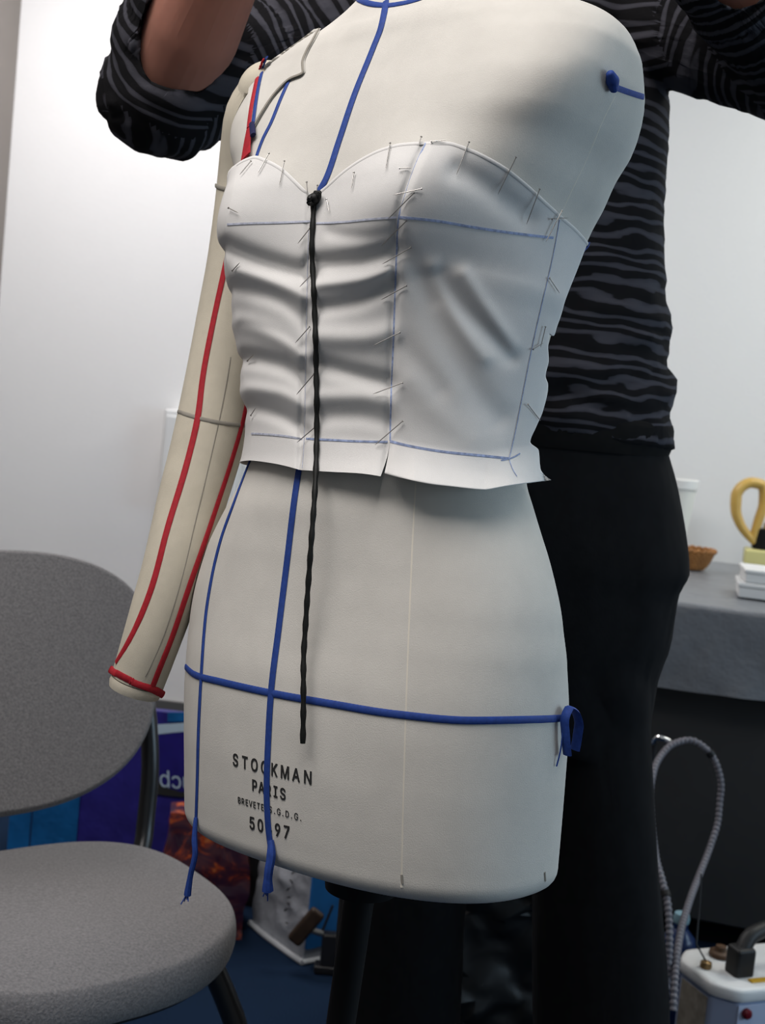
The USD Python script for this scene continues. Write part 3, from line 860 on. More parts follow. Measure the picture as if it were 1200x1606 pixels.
segs = [(ELR, SHR), (ELR, CUFR + u_r * .1), (ELL, SHL), (ELL, CUFL + u_l * .1)]
best = np.full(len(v), 9.); st = np.zeros((len(v), 2)); isarm = np.zeros(len(v), bool); lab = np.zeros(len(v), int); STS = [None] * 5
cxw = float(at(tc_, 400, PY)[0])
st[:, 0] = np.where(np.abs(v[:, 0] - cxw) < .5, v[:, 0] * 1.0 + (v[:, 1] - PY) * .6, 0); st[:, 1] = v[:, 2]; STS[0] = st.copy()
tord = np.hypot((v[:, 0] - cxw) / .19, (v[:, 1] - PY) / .12)
for k, (a, b) in enumerate(segs):
    d = b - a; L = np.linalg.norm(d); d = d / L
    t = (v - a) @ d
    rad = v - a - np.clip(t, 0, L)[:, None] * d
    dist = np.linalg.norm(rad, axis=1)
    e1 = np.cross(d, [0, 0, 1.]); e1 /= np.linalg.norm(e1); e2 = np.cross(d, e1)
    near = (dist < .085) & (dist < best) & ((tord > 1.12) | (v[:, 2] > SHR[2] + .03)) & (t > -.09) & (t < L * .92)
    if k % 2:
        near &= t > -.02
    best[near] = dist[near]; isarm[near] = True; lab[near] = k + 1
    ang = np.arctan2(rad @ e1, rad @ e2)
    STS[k + 1] = np.stack([np.abs(ang) * .06 + 3 * k, t + 2.0 + .3 * k], 1)
    st[near] = STS[k + 1][near]
nrm = top.vertex_normals
q = np.c_[st[:, 0] * 9, st[:, 1] * 42, np.where(isarm, 3.0, 0)]
wr = np.abs(meshkit.fbm(q, 3, 3) - .5) * 2
low = np.clip((1.32 - v[:, 2]) / .2, .25, 1)
side = np.clip((tord - .6), 0, 1)
amp = np.where(isarm, .011, .016 * low)
top.vertices = v + nrm * ((wr - .30) * amp)[:, None]
fl = np.sort(lab[top.faces], axis=1)[:, 1]                # each face belongs to one limb; vertices on a limb's border are doubled
key = np.asarray(top.faces) * 5 + fl[:, None]
uk, inv = np.unique(key.ravel(), return_inverse=True)
uv = np.array([STS[b][a] for a, b in zip(uk // 5, uk % 5)])
tv, tn, tf = np.asarray(top.vertices)[uk // 5], np.asarray(top.vertex_normals)[uk // 5], inv.reshape(-1, 3)
tprim = part('zebra_top', trimesh.Trimesh(tv, tf, process=False), ZEBRA, PER, smooth=True, uv=uv, label='zebra-striped jersey top with pushed-up sleeves')
from pxr import Vt
UsdGeom.Mesh(tprim).GetNormalsAttr().Set(Vt.Vec3fArray.FromNumpy(tn.astype(np.float32)))
band = loft([er(tc_, y, h, d) for y, h, d in ((692, 260, .116), (680, 265, .119), (665, 268, .121), (650, 269, .122), (641, 267, .1205), (636, 258, .114))])
part('hem_band', band, BLACKCLOTH, PER, smooth=60, label='plain black hem band')
# trousers
hips = [(672, 258, .112), (700, 268, .116), (740, 278, .120), (790, 287, .125), (835, 293, .130), (870, 294, .130), (900, 278, .128), (940, 272, .126), (985, 264, .122), (1040, 246, .114), (1100, 238, .108), (1150, 234, .10)]
tr = [manifold(loft([er(tc_, y, h, d) for y, h, d in hips]))]
for s, L in LEGS.items():
    tr.append(manifold(loft([er(tc_ + s * 112, 960, 122, .105), er(tc_ + s * 118, 1060, 120, .10)] + [er(x, y, h, .085) for x, y, h in L])))
tr = smooth_m(m3.Manifold.batch_boolean(tr, m3.OpType.Add), .014, 8)
v = np.asarray(tr.vertices)
tr.vertices = v + tr.vertex_normals * ((meshkit.fbm(v * [22, 22, 5], 3, 11) - .5) * .010)[:, None]
part('trousers', tr, TROUSER, PER, smooth=True)
for s, L in LEGS.items():
    x, y, h = L[-1]
    c = at(x, y, PY)
    sh = chain([[c[0], PY + .05, .05], [c[0], PY - .03, .055], [c[0] + s * .012, PY - .15, .036]], [.05, .05, .036])
    sh = sh ^ m3.Manifold.cube((1, 1, .2), True).translate((float(c[0]), PY, .103))
    part('shoe', smooth_m(sh, .01, 4), SHOE, PER, smooth=50)

# ------------------------------------------------------------------ grey fabric chair on the left
CHAIR_O = np.array([-.46, 1.566, 0.]); CHAIR_A = math.radians(39.5)
CHR = thing('visitor_chair', 'grey fabric visitor chair with black metal legs left of the dress form', 'chair', CHAIR_O)
TC = frame(CHAIR_O, CHAIR_A)                      # local: -y is the front of the seat


def W(p):
    return trimesh.transform_points(np.atleast_2d(np.asarray(p, float)), TC)


def cushion(w, d, t, n_exp, dome, taper=0.0, nr=22, na=96):
    """rounded pad in xy, dome on top"""
    g = np.arange(na) * 2 * np.pi / na
    sx, sy = np.sign(np.cos(g)) * np.abs(np.cos(g)) ** (2 / n_exp), np.sign(np.sin(g)) * np.abs(np.sin(g)) ** (2 / n_exp)
    rings = []
    for s in np.linspace(0, np.pi, nr):
        rr = 1 - .05 * (1 - math.sin(s)) if 0 < s < np.pi else .95
        zz = t / 2 * math.cos(s)
        rings.append(np.stack([w / 2 * rr * sx * (1 - taper * sy), d / 2 * rr * sy, np.full(na, zz)], 1))
    top, bot = rings[0], rings[-1]
    fill = [np.stack([top[:, 0] * k, top[:, 1] * k, top[:, 2] + dome * (1 - k * k)], 1) for k in (.02, .2, .4, .6, .75, .88, .96)]
    return loft(fill + rings + [bot * [.5, .5, 1]])


seat = cushion(.43, .40, .050, 2.8, .012)
v = np.asarray(seat.vertices)
v[:, 2] += -.022 * np.clip((-v[:, 1] - .10) / .13, 0, 1) ** 2 + .008 * (v[:, 0] / .22) ** 2     # waterfall front
seat.vertices = v
seat.apply_translation([0, -.16, .389]); seat.apply_transform(TC)
part('seat', seat, CHAIRCLOTH, CHR, smooth=60)
pan = cushion(.39, .36, .02, 2.8, 0).apply_translation([0, -.15, .343]).apply_transform(TC)
part('seat_pan', pan, PLASTIC, CHR, smooth=60)
bk = cushion(.47, .37, .055, 2.7, .008, -.04)
v = np.asarray(bk.vertices)
v[:, 2] += .05 * (v[:, 0] / .23) ** 2                     # curved to hold the back
bk.vertices = v
Rb = trimesh.transformations.rotation_matrix(math.radians(90 - 20), [1, 0, 0]); Rb[:3, 3] = [0, .105, .631]
part('backrest', bk.apply_transform(Rb).apply_transform(TC), CHAIRCLOTH, CHR, smooth=60)
bs = cushion(.43, .34, .016, 2.7, 0)
v = np.asarray(bs.vertices); v[:, 2] += .05 * (v[:, 0] / .23) ** 2 - .034; bs.vertices = v
part('back_shell', bs.apply_transform(Rb).apply_transform(TC), PLASTIC, CHR, smooth=60)
for s in (-1, 1):
    part('leg', tube(W(bez([(s * .170, -.275, .345), (s * .200, -.310, .25), (s * .225, -.35, .0)], 12)), .0145, 14), BLACKMETAL, CHR)
    part('leg', tube(W(bez([(s * .155, .0, .345), (s * .185, .06, .24), (s * .215, .16, .0)], 12)), .0125, 14), BLACKMETAL, CHR)
    part('side_rail', tube(W([(s * .15, -.28, .345), (s * .15, .03, .345)]), .011, 12), BLACKMETAL, CHR)
    part('back_post', tube(W(bez([(s * .17, -.02, .345), (s * .225, .04, .345), (s * .256, .075, .39), (s * .266, .095, .50), (s * .262, .125, .60)], 30)), .0135, 14), BLACKMETAL, CHR)
    part('back_bracket', tube(W(bez([(s * .262, .125, .598), (s * .235, .135, .600), (s * .17, .135, .602)], 12)), .009, 10), BLACKMETAL, CHR)
    part('bolt', trimesh.creation.icosphere(2, .007).apply_translation(W((s * .204, -.10, .338))[0]), CHROME, CHR)
part('crossbar', tube(W([(-.17, -.02, .345), (.17, -.02, .345)]), .011, 12), BLACKMETAL, CHR)


# ------------------------------------------------------------------ bags on the floor
def bag_mesh(w, d, h, seed, amp=.012, n=26, pinch=.5, lean=0.0):
    """soft carrier bag: box walls that buckle and close towards the top; local base at z = 0"""
    m = trimesh.creation.box((w, d, h)); m.apply_translation([0, 0, h / 2])
    m = clean(manifold(m).refine_to_length(max(w, h) / n)); m.merge_vertices()
    v = np.asarray(m.vertices)
    k = np.clip(v[:, 2] / h, 0, 1)
    v[:, 1] *= 1 - pinch * k ** 1.3
    v[:, 0] *= 1 - .06 * k
    v[:, 1] += lean * k
    nn = np.stack([meshkit.fbm(v * 9 + seed, 3, seed), meshkit.fbm(v * 9 + 5 + seed, 3, seed + 1), meshkit.fbm(v * 9 + 9 + seed, 3, seed + 2)], 1) - .5
    rid = np.abs(meshkit.fbm(v * 22 + seed, 2, seed + 4) - .5)
    v = v + nn * amp * 2.0 * np.clip(k * 4, .15, 1)[:, None] + np.sign(v) * [.3, 1, 0] * (rid * amp * 1.6)[:, None]
    v[:, 2] = np.maximum(v[:, 2], .0005)
    m.vertices = v
    return m


def face_patch(T, pts, yoff, mtl, parent, name, label=None, thick=.0012):
    """flat print on the front (-y) of a bag: polygon in local x, z"""
    from shapely.geometry import Polygon
    g = trimesh.creation.extrude_polygon(Polygon(pts), thick, engine='earcut')
    v = np.asarray(g.vertices)
    g.vertices = np.stack([v[:, 0], yoff - v[:, 2], v[:, 1]], 1)
    return part(name, g.apply_transform(T), mtl, parent, smooth=False, label=label)


PURPLE = mat('purple_plastic', (.028, .022, .19), .35, .3, 12, .4, 20, .01)
TEAL = mat('teal_plastic', (.008, .105, .30), .4, .3, 14, .4, 20, .01)
NAVY = mat('navy_print', (.02, .014, .16), .35, .3, 12)
WHITEPR = mat('white_print', (.42, .52, .60), .5)
BO = np.array([-.40, 2.66, 0]); BA = math.radians(-3)
BAG = thing('carrier_bag', 'blue and purple carrier bag with upside-down white script behind the grey chair', 'bag', BO)
TB = frame(BO, BA)


def bag_xz(px, py):
    """photo point on the bag's front face -> its local x, z"""
    n = TB[:3, :3] @ np.array([0, -1, 0]); o = TB[:3, 3] + n * .085
    d = ray(px, py); q = EYE + d * ((o - EYE) @ n / (d @ n))
    l = np.linalg.inv(TB) @ np.r_[q, 1]
    return float(l[0]), float(l[2])


def P2(*pp):
    return [bag_xz(x, y) for x, y in pp]


xa, za = bag_xz(12, 1300); xb, zb = bag_xz(385, 1116)
bw, bh = xb - xa, bag_xz(270, 1119)[1]
bagb = trimesh.convex.convex_hull(np.array([(x, y, z) for x in (-bw / 2, bw / 2) for y, z in ((-.08, 0), (.08, 0), (-.08, bh), (-.05, bh - .002), (.08, bh - .06))])); bagb.apply_translation([0, 0, -bh / 2]); bagb.apply_translation([(xa + xb) / 2, 0, bh / 2])
bagb = clean(manifold(bagb).refine_to_length(.03)); bagb.merge_vertices()
v = np.asarray(bagb.vertices)
bagb.vertices = v + np.c_[np.zeros(len(v)), (meshkit.fbm(v * 8, 3, 2) - .5) * .010 * np.where(v[:, 1] < -.05, .4, 1), np.zeros(len(v))]
part('bag_body', bagb.apply_transform(TB), PURPLE, BAG, smooth=60)
xt = bag_xz(122, 1290)[0]
yo = -.0845
face_patch(TB, [(xa + .002, .004), (xt, .004), (xt, bh - .004), (xa + .002, bh - .004)], yo, TEAL, BAG, 'teal_panel', 'teal blue left-hand panel')
x48 = bag_xz(48, 1290)[0]
face_patch(TB, [(x48, .004), (x48 + .004, .004), (x48 + .004, bh - .004), (x48, bh - .004)], yo - .0013, mat('navy_line', (.008, .03, .10), .5), BAG, 'fold_line')
face_patch(TB, P2((263, 1117), (300, 1117), (330, 1116), (330, 1131), (263, 1132)), yo, TEAL, BAG, 'print_band')
face_patch(TB, P2((235, 1137), (270, 1135), (330, 1131), (330, 1144), (270, 1149), (235, 1153)), yo, WHITEPR, BAG, 'print_band', 'white printed band')
face_patch(TB, P2((235, 1154), (270, 1150), (330, 1145), (330, 1238), (285, 1242), (262, 1235), (245, 1222), (235, 1210)), yo, NAVY, BAG, 'print_field')
face_patch(TB, P2((235, 1211), (246, 1223), (262, 1236), (285, 1242), (330, 1239), (330, 1246), (285, 1250), (262, 1248), (235, 1244)), yo - .0002, INK, BAG, 'print_swoosh', 'black printed swoosh')
tx = meshkit.text_mesh('ncp', .030, .001); tx.vertices -= [tx.bounds.mean(0)[0], tx.bounds.mean(0)[1], 0]
cxz = bag_xz(276, 1223)
v = np.asarray(tx.vertices) * [1.05, 1.2, 1]
v = np.c_[-v[:, 0] + v[:, 1] * .12, -v[:, 1], v[:, 2]]
tx.vertices = np.stack([v[:, 0] + cxz[0], yo - .0016 - v[:, 2], v[:, 1] + cxz[1]], 1)
part('lettering', tx.apply_transform(TB), WHITEPR, BAG, smooth=False)

# glossy red-brown flowered bag
FLOWER = usdkit.material(stage, '/World/Looks/flower_plastic', {
    'tc': ('texture_coordinate', {}), 'n': ('noise_texture', dict(scale=16, detail=4, roughness=.65, distortion=1.2)),
    'r': ('rgb_ramp', dict(ramp=[(.0, (.02, .006, .022)), (.40, (.035, .010, .028)), (.50, (.08, .018, .024)), (.57, (.34, .05, .012)), (.64, (.50, .16, .05)), (1, (.6, .3, .12))])),
    'p': ('principled_bsdf', dict(roughness=.25, specular_ior_level=.5))},
    [('tc.object', 'n.vector'), ('n.fac', 'r.fac'), ('r.color', 'p.base_color')], surface='p.BSDF')
o = atz(312, 1474, 0)
FB = thing('flowered_bag', 'glossy dark red and orange flowered plastic bag on the carpet behind the chair seat', 'bag', o)
part('bag_body', bag_mesh(.165, .12, .235, 3, .014, 30, .5).apply_transform(frame(o + [-.01, .07, 0], .15)), FLOWER, FB, smooth=40)
for s in (-1, 1):
    part('handle', tube(bez([o + [-.05, .07 + s * .015, .21], o + [-.045, .07 + s * .02, .265], o + [0, .07 + s * .02, .285], o + [.045, .07 + s * .02, .262], o + [.05, .07 + s * .015, .21]], 20), .005, 8, .5), FLOWER, FB)
o = atz(418, 1478, 0)
DB = thing('black_bag', 'black soft bag standing between the flowered bag and the white bag', 'bag', o)
BLACKBAG = mat('black_nylon', (.010, .010, .011), .6, .2, 20, .3, 60, .004)
part('bag_body', bag_mesh(.15, .16, .27, 9, .014, 22, .4).apply_transform(frame(o + [0, .24, 0], -.1)), BLACKBAG, DB, smooth=40)
for s in (-1, 1):
    part('handle', tube(bez([o + [-.04, .24 + s * .03, .25], o + [-.03, .24 + s * .03, .31], o + [.03, .24 + s * .03, .31], o + [.04, .24 + s * .03, .25]], 18), .006, 8, .5), BLACKBAG, DB)

# white paper-plastic bag with blue edge and black vertical print
o = atz(476, 1512, 0)
WB = thing('white_bag', 'crumpled white plastic bag with a blue stripe and black vertical print on the carpet', 'bag', o)
WBM = mat('white_bag_plastic', (.40, .42, .46), .4, .25, 9, .5, 25, .008)
l1 = atz(396, 1452, 0); d1 = l1 - o; wlen = float(np.linalg.norm(d1)); a1 = math.atan2(d1[1], d1[0]) + math.pi
TWB = frame((o + l1) / 2, a1)                       # local x runs along the lower front edge; -y faces the camera
wb = bag_mesh(wlen, .11, .30, 21, .014, 34, .25)
wb.apply_translation([0, .055, 0])
part('bag_body', wb.apply_transform(TWB), WBM, WB, smooth=35)


def wb_xz(px, py):
    n = TWB[:3, :3] @ np.array([0, -1, 0]); oo = TWB[:3, 3] + n * .004
    d = ray(px, py); q = EYE + d * ((oo - EYE) @ n / (d @ n))
    l = np.linalg.inv(TWB) @ np.r_[q, 1]
    return float(l[0]), float(l[2])


part('hem_strip', tube(trimesh.transform_points(bez([(-wlen / 2 - .004, -.004, .006), (-.02, -.007, .005), (wlen / 2 + .003, -.005, .006)], 24), TWB), .0058, 8), mat('white_bag_hem', (.52, .54, .56), .5), WB)
part('hem_strip', tube(trimesh.transform_points(bez([(wlen / 2 + .003, -.005, .006), (wlen / 2 + .006, .05, .006), (wlen / 2 + .004, .10, .006)], 24), TWB), .0050, 8), mat('white_bag_hem', (.52, .54, .56), .5), WB)
v = wb.vertices
sidep = trimesh.creation.box((.006, .10, .24)); sidep = clean(manifold(sidep).refine_to_length(.02))
sidep.apply_translation([wlen / 2 + .002, .05, .15])
part('side_gusset', sidep.apply_transform(TWB), mat('blue_stripe', (.02, .15, .42), .5, .2, 20), WB, smooth=40, label='bright blue side stripe')
for k, (x, y, L, sl) in enumerate(((466, 1368, 11, .6), (462, 1382, 8, -.5), (458, 1394, 9, .8), (458, 1407, 7, .3), (457, 1417, 7, -.3), (454, 1426, 9, .8), (455, 1447, 6, 0))):
    a = np.array(wb_xz(x, y)); dv = np.array([.5, .5 * sl]) * L / 1900 * 2.2
    pp = np.array([[a[0] - dv[0], -.011, a[1] - dv[1]], [a[0], -.012, a[1] + .002], [a[0] + dv[0], -.011, a[1] + dv[1]]])
    part('print_mark', tube(trimesh.transform_points(pp, TWB), .0022, 6, .5), INK, WB)

# clamp with a brown lever in front of the white bag
o = atz(512, 1520, 0)
CL = thing('lever_clamp', 'black metal clamp with a dark brown lever leaning at the white bag', 'clamp', o)
Yc = o[1]
part('lever', rbox((.078, .018, .030), .007, trimesh.transformations.translation_matrix(at(480, 1453, Yc - .02)) @ trimesh.transformations.rotation_matrix(math.radians(-56), [0, 1, 0])), mat('lever_brown', (.045, .028, .018), .5, .3, 40), CL)
part('screw', tube(np.array([at(488, 1459, Yc - .02), at(506, 1464, Yc - .016)]), .006, 10), STEEL, CL)
part('clamp_jaw', cat_(rbox((.03, .024, .075), .005, frame(at(516, 1490, Yc - .012) * [1, 1, 0] + [0, 0, .040], 0)), rbox((.05, .03, .016), .004, frame(at(514, 1510, Yc - .012) * [1, 1, 0] + [0, 0, .0085], 0))), BLACKMETAL, CL)
part('spring_rod', tube(np.array([at(505, 1462, Yc - .016), at(522, 1420, Yc - .010)]), .0025, 8), BLACKMETAL, CL)

# black refuse sack seen between the trouser legs
o = atz(785, 1640, 0); o[1] = 2.05; o[0] = at(785, 1600, 2.05)[0]
SACK = thing('refuse_sack', 'shiny black plastic sack lying on the floor behind the trouser legs', 'sack', o)
SACKM = mat('sack_plastic', (.004, .0045, .005), .42, spec=.22)
sm = bag_mesh(.26, .24, .46, 31, .03, 40, .55)
part('bag_body', sm.apply_transform(frame(o, .2)), SACKM, SACK, smooth=25)
part('neck_tie', lathe([(.03, 0), (.034, .006), (.03, .012)], frame(o + [0, 0, .455], 0)), BLACKMETAL, SACK)

# ------------------------------------------------------------------ work table on the right, draped
tf0, tf1 = atz(1060, 941, .74), atz(1199, 959, .74)
TA = math.atan2(tf1[1] - tf0[1], tf1[0] - tf0[0])
TU = np.array([math.cos(TA), math.sin(TA), 0]); TV = np.array([-math.sin(TA), math.cos(TA), 0])
TO = tf0 * [1, 1, 0]
TT = frame(TO, TA)
TBL = thing('work_table', 'long dark-panelled work table by the right-hand wall', 'table', TO)


def tb(lx0, lx1, ly0, ly1, z0, z1, r=.004):
    return rbox((lx1 - lx0, ly1 - ly0, z1 - z0), r, TT, ((lx0 + lx1) / 2, (ly0 + ly1) / 2, (z0 + z1) / 2))


part('worktop', tb(-.35, 1.5, .004, 1.02, .708, .735), mat('worktop_laminate', (.36, .36, .36), .5), TBL)
part('front_panel', tb(-.33, 1.48, .06, .08, .07, .706), mat('dark_panel', (.034, .034, .034), .6, .1, 6), TBL)
for lx in (-.33, 1.455):
    part('side_panel', tb(lx, lx + .025, .082, 1.0, 0, .706), mat('dark_panel', (.034, .034, .034), .6), TBL)
part('kick_board', tb(-.30, 1.45, .13, .15, 0, .069), BLACKPAINT, TBL)
SIL = mat('silver_sheet', (.16, .17, .185), .38, .12, 12, .5, 30, .006, spec=.6)
nx, ns = 90, 40
gx = np.linspace(-.34, 1.49, nx)
prof = np.r_[np.linspace(1.0, .01, 16), [.004, 0, -.003, -.004], np.full(20, -.004)]
pz = np.r_[np.full(16, .7375), [.7372, .735, .731, .725], np.linspace(.717, .565, 20)]
X, S = np.meshgrid(gx, np.arange(ns))
Yl, Zl = prof[S], pz[S]
hang = np.clip((.735 - Zl) / .17, 0, 1)
wob = (meshkit.fbm(np.stack([X * 7, Zl * 4, 0 * X], -1), 3, 8) - .5)
Yl = Yl - np.abs(wob) * .05 * hang - .004 * hang
Zl = Zl + (meshkit.fbm(np.stack([X * 9, Yl * 9, 0 * X], -1), 3, 4) - .5) * .004 * (hang < .02) + (meshkit.fbm(np.stack([X * 3, 0 * X, 0 * X], -1), 2, 6) - .5) * .02 * hang
Fg = np.stack([X, Yl, np.maximum(Zl, np.where(S < 16, .7365, 0))], -1)
Bg = Fg + np.where((S < 18)[..., None], [0, 0, -.0008], [0, .0015, 0])
CLO = sheet(trimesh.transform_points(Fg.reshape(-1, 3), TT).reshape(Fg.shape), trimesh.transform_points(Bg.reshape(-1, 3), TT).reshape(Fg.shape))
single('table_sheet', CLO, SIL, 'grey plastic sheet covering the work table and hanging over its front', 'tablecloth', smooth=60)
TZ = .741

# wicker basket
o = atz(1080, 893, TZ)
o[1] += .03
BK = thing('wicker_basket', 'small brown wicker basket on the grey table sheet', 'basket', o)
WICK = mat('wicker', (.30, .13, .035), .6, .35, 60, .3, 120, .002)
ring = lambda r, z, n=60, w=0.0, ph=0: np.stack([o[0] + (r + w * np.sin(np.arange(n) * np.pi + ph)) * np.cos(np.arange(n) / n * 2 * np.pi) * 1.25, o[1] + (r + w * np.sin(np.arange(n) * np.pi + ph)) * np.sin(np.arange(n) / n * 2 * np.pi), np.full(n, o[2] + z)], 1)
for k in range(7):
    z = .004 + k * .0062
    r = .036 + .016 * (k / 6) ** .7
    p = ring(r, z)
    p += np.c_[np.zeros(60), np.zeros(60), .0012 * np.cos(np.arange(60) * np.pi + k * np.pi)]
    part('wicker_strand', tube(np.vstack([p, p[:1]]), .0036, 8), WICK, BK)
g = np.arange(141) / 140 * 2 * np.pi
rim = np.stack([o[0] + (.0535 + .0025 * np.cos(g * 22)) * np.cos(g) * 1.25, o[1] + (.0535 + .0025 * np.cos(g * 22)) * np.sin(g), o[2] + .049 + .0025 * np.sin(g * 22)], 1)
part('rim', tube(rim, .0052, 8), WICK, BK)
part('base', lathe([(.001, 0), (.036, 0), (.038, .004), (.001, .005)], frame(o, 0) @ np.diag([1.25, 1, 1, 1])), WICK, BK)

# tall white tapered cup at the back of the table
o = atz(1053, 872, TZ)
CUPM = mat('white_cup', (.74, .74, .68), .5)
CP = thing('tapered_cup', 'tall white tapered cup standing at the back of the table', 'cup', o)
hc = float(at(1058, 750, o[1])[2] - o[2])
part('cup_wall', lathe([(.001, 0), (.028, 0), (.029, .004), (.046, hc - .03), (.047, hc - .028), (.044, hc - .028), (.027, .006), (.001, .006)], frame(o, 0)), CUPM, CP)
part('rim', lathe([(.046, hc - .028), (.050, hc - .026), (.052, hc - .002), (.050, hc), (.046, hc), (.045, hc - .027)], frame(o, 0)), mat('cup_rim', (.80, .80, .77), .4), CP)

# white boxes and yellow kettle-iron at the right edge
o = atz(1157, 936, TZ)
WHB = mat('white_card', (.66, .67, .66), .6, .04, 8)
T0 = frame(o + TU * .125 + TV * .07, TA)
bx = thing('white_box', 'lower white flat box of the two stacked on the table', 'box', o)
part('box_base', rbox((.25, .15, .022), .003, T0, (0, 0, .011)), WHB, bx)
part('lid', rbox((.256, .156, .010), .003, T0, (0, 0, .027)), WHB, bx)
T1 = frame(o + TU * .128 + TV * .075 + [0, 0, .0325], TA + .04)
bx = thing('white_box', 'upper white flat box of the two stacked on the table', 'box', o + [0, 0, .0325])
part('box_base', rbox((.24, .14, .020), .003, T1, (0, 0, .010)), WHB, bx)
part('lid', rbox((.246, .146, .009), .003, T1, (0, 0, .0245)), WHB, bx)

YEL = mat('yellow_plastic', (.56, .36, .085), .35, .06, 20, spec=.5)
PALEY = mat('pale_yellow_plastic', (.64, .60, .26), .4, .04, 10)
Yk = float(atz(1165, 885, TZ)[1])
o = at(1192, 893, Yk); o[2] = TZ
KET = thing('yellow_kettle', 'yellow-handled kettle with black band on a pale yellow base at the table', 'kettle', o)
pxm = Yk / F
part('base', cat_(rbox((.088, .10, .043), .006, frame(o + [.005, .03, .0225], TA))), PALEY, KET)
part('body', loft([np.stack([o[0] + .012 + a * np.cos(g2), o[1] + .03 + .75 * a * np.sin(g2), np.full(40, o[2] + z)], 1) for g2 in [np.arange(40) * 2 * np.pi / 40] for a, z in ((.030, .0445), (.034, .05), (.030, .10), (.020, .103))]), BLACKPAINT, KET, label='black kettle body')
hp = [at(x, y, Yk + .03) for x, y in ((1184, 850), (1172, 838), (1160, 820), (1154, 798), (1155, 777), (1164, 763), (1180, 757), (1194, 760), (1199, 772), (1198, 790), (1190, 815), (1181, 846))]
part('handle', tube(bez(hp, 60), np.r_[np.linspace(.013, .019, 20), np.full(20, .019), np.linspace(.019, .014, 20)], 16, .8), YEL, KET, label='yellow loop handle')
part('lid', loft([np.stack([o[0] + .035 + a * np.cos(g2), o[1] + .03 + a * np.sin(g2), np.full(40, o[2] + z)], 1) for g2 in [np.arange(40) * 2 * np.pi / 40] for a, z in ((.030, .1035), (.028, .12), (.012, .13))]), YEL, KET)

# white wall box behind the arm
pl = at(253, 650, 3.7); u0 = float((pl - WO) @ WU)
pz_ = at(262, 641, 3.7)[2]
WBX = thing('wall_box', 'white wall-mounted box on the white wall behind the padded arm', 'wall box', wpt(u0 + .12, .04, pz_ - .30))
Tq = frame(wpt(u0 + .13, .045, pz_ - .15), WANG)
part('casing', rbox((.24, .086, .30), .008, Tq), WHITEPL, WBX)
part('cover', rbox((.22, .008, .26), .003, Tq, (0, -.047, 0)), WHITEPL, WBX)

# ------------------------------------------------------------------ steam iron station on the floor, lower right
BH = .19
a0 = atz(1137, 1554, BH)
SU = np.array([.93, .37, 0]); SU /= np.linalg.norm(SU); SV = np.array([-SU[1], SU[0], 0])
SA = math.atan2(SU[1], SU[0])
bl, bd = .42, .145
STN = thing('steam_station', 'white steam iron boiler with black handle and grey looped hose on the floor', 'steam generator', a0 * [1, 1, 0])
TS_ = frame(a0 * [1, 1, 0], SA)
prof_pts = [(.03, 0), (bl - .03, 0), (bl, .03), (bl, bd - .03), (bl - .03, bd), (.03, bd), (0, bd - .03), (0, .03)]
from shapely.geometry import Polygon as _P
ppoly = _P(prof_pts).buffer(-.012).buffer(.012)
lower = trimesh.creation.extrude_polygon(ppoly, BH - .035, engine='earcut').apply_translation([0, 0, .012])
part('casing', lower.apply_transform(TS_), mat('station_blue_grey', (.30, .36, .50), .45, .05, 8), STN, smooth=40)
rr = []
for z, off_ in ((BH - .024, -.001), (BH - .020, .005), (BH - .006, .005), (BH - .001, .001), (BH, -.006)):
    c = np.array(ppoly.buffer(off_).exterior.coords); L = np.linspace(0, 1, 80, endpoint=False)
    ex = ppoly.buffer(off_).exterior
    rr.append(np.array([[*ex.interpolate(t, normalized=True).coords[0], z] for t in L]))
part('top_cover', loft(rr).apply_transform(TS_), WHITEPL, STN, smooth=50, label='white top cover')
for fx in (.05, bl - .05):
    for fy in (.03, bd - .03):
        part('foot', lathe([(.001, 0), (.012, 0), (.013, .012), (.001, .0125)], TS_ @ trimesh.transformations.translation_matrix([fx, fy, 0])), PLASTIC, STN)
part('label_plate', rbox((.002, .07, .09), .0008, TS_, (-.0015, bd / 2, .115)), mat('beige_label', (.30, .27, .22), .6, .3, 60), STN, label='beige maker plate')
part('front_plate', rbox((.30, .002, .125), .0008, TS_, (.18, -.0015, .100)), mat('pale_blue_plate', (.42, .48, .62), .5), STN)
rb = atz(1166, 1590, .13)
lr = np.linalg.inv(TS_) @ np.r_[rb, 1]
part('button', lathe([(.001, 0), (.0085, 0), (.0085, .006), (.006, .009), (.001, .010)], TS_ @ trimesh.transformations.translation_matrix([.045, -.0025, .150]) @ trimesh.transformations.rotation_matrix(math.pi / 2, [1, 0, 0])), mat('red_button', (.12, .006, .012), .3), STN, label='dark red button')
part('yellow_strip', rbox((.20, .012, .003), .001, TS_, (.165, .020, BH + .0012)), mat('yellow_strip', (.52, .30, .02), .5), STN)
part('handle', cat_(rbox((.038, .034, .05), .006, TS_, (.066, .050, BH + .022)), tube(trimesh.transform_points(bez([(.066, .050, BH + .035), (.092, .060, BH + .06), (.15, .07, BH + .066), (.30, .07, BH + .066), (.345, .07, BH + .03), (.35, .07, BH)], 30), TS_), .0135, 12)), PLASTIC, STN, label='black carrying handle')
cp_ = np.array([.075, .112, BH])
part('safety_cap', lathe([(.001, 0), (.018, 0), (.020, .003), (.019, .008), (.010, .011), (.009, .018), (.001, .019)], TS_ @ trimesh.transformations.translation_matrix(cp_)), WOOD, STN)
kb = atz(1088, 1546, BH)
kl = np.linalg.inv(TS_) @ np.r_[kb, 1]
kb = trimesh.transform_points([[.020, .078, BH]], TS_)[0]
part('brass_knob', lathe([(.001, 0), (.009, 0), (.010, .004), (.009, .010), (.003, .012), (.001, .013)], frame(kb, 0)), mat('old_brass', (.22, .14, .06), .4, metal=.6), STN)
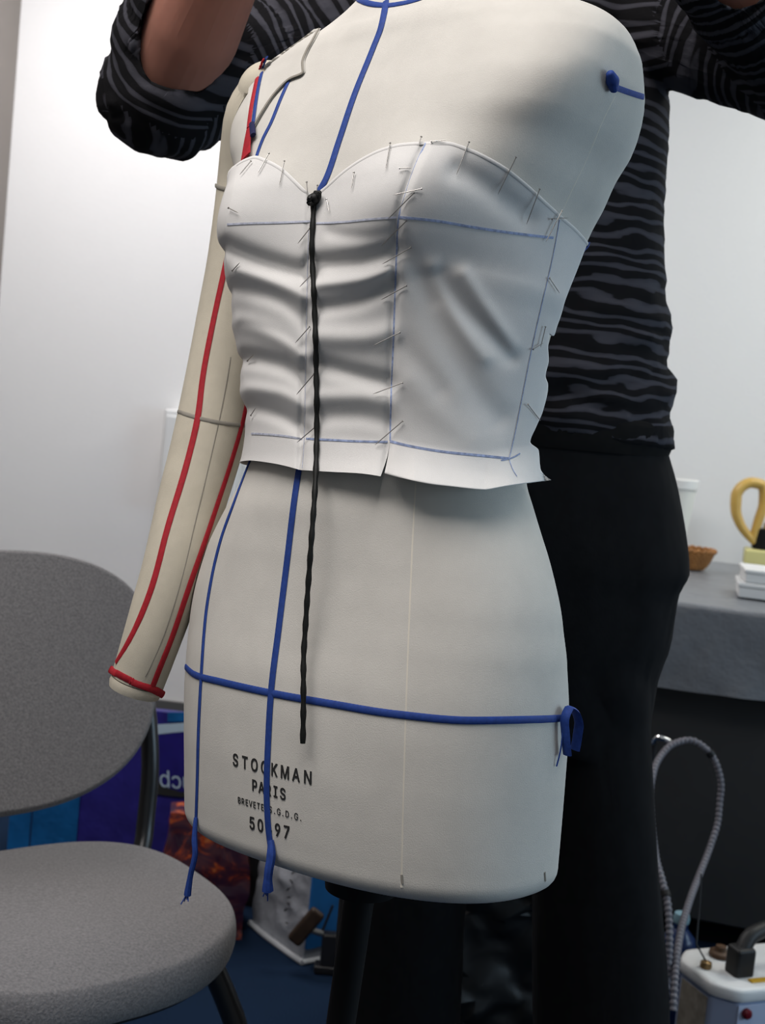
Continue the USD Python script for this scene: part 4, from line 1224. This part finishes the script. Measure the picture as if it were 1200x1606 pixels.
part('hose_rod', tube(np.array([kb + [0, 0, .01], at(1092, 1480, kb[1] + .01), at(1098, 1410, kb[1] + .03), at(1100, 1370, kb[1] + .04)]), .0016, 8), BLACKMETAL, STN)
hx = [(1056, 1585, 1.86), (1060, 1520, 1.90), (1067, 1465, 1.97), (1080, 1418, 2.05), (1097, 1372, 2.13), (1115, 1325, 2.19), (1127, 1282, 2.22), (1131, 1240, 2.23), (1125, 1202, 2.23), (1108, 1175, 2.23), (1083, 1161, 2.23), (1058, 1166, 2.22), (1040, 1181, 2.20), (1026, 1208, 2.16), (1020, 1248, 2.12), (1023, 1300, 2.07), (1029, 1345, 2.02), (1040, 1385, 1.98), (1048, 1422, 1.95), (1050, 1480, 1.92), (1046, 1540, 1.90), (1035, 1600, 1.88)]
hpnt = bez([at(*h) for h in hx], 520)
HOSE = mat('hose_grey', (.16, .155, .175), .5, .1, 60)
part('hose', tube(hpnt, .0058 + .0007 * np.sign(np.sin(np.arange(520) * np.pi / 2 + .5)), 10), HOSE, STN, smooth=False, label='grey corrugated hose')
for i in (252, 433):
    part('hose_tie', tube(hpnt[i - 2:i + 3], .0078, 10), PLASTIC, STN)
hk = at(1036, 1166, 2.235)
part('hose_stand', tube(np.array([[hk[0] - .01, hk[1] + .01, .0], [hk[0] - .01, hk[1] + .01, hk[2]]]), .006, 10), BLACKMETAL, STN)
part('hose_clip', tube(bez([hk + [-.012, .01, -.004], hk + [-.004, -.004, .012], hk + [.008, -.008, .010], hk + [.022, -.008, .002]], 20), .0052, 10), CHROME, STN, label='chrome hose clip')
# small blue-capped bottle behind the hose
o = atz(1068, 1560, 0); bo = at(1068, 1450, 2.14); o = bo * [1, 1, 0]
hb = float(at(1068, 1432, 2.14)[2])
BT = thing('water_bottle', 'dark blue plastic bottle with pale cap behind the looped hose', 'bottle', o)
part('bottle_body', lathe([(.001, 0), (.032, 0), (.034, .006), (.034, hb - .07), (.028, hb - .045), (.013, hb - .028), (.013, hb - .018), (.001, hb - .017)], frame(o, 0)), mat('blue_bottle', (.012, .03, .10), .25, spec=.5), BT)
part('bottle_cap', lathe([(.001, hb - .016), (.014, hb - .017), (.015, hb - .010), (.013, hb), (.001, hb + .001)], frame(o, 0)), mat('pale_cap', (.22, .36, .42), .4), BT)
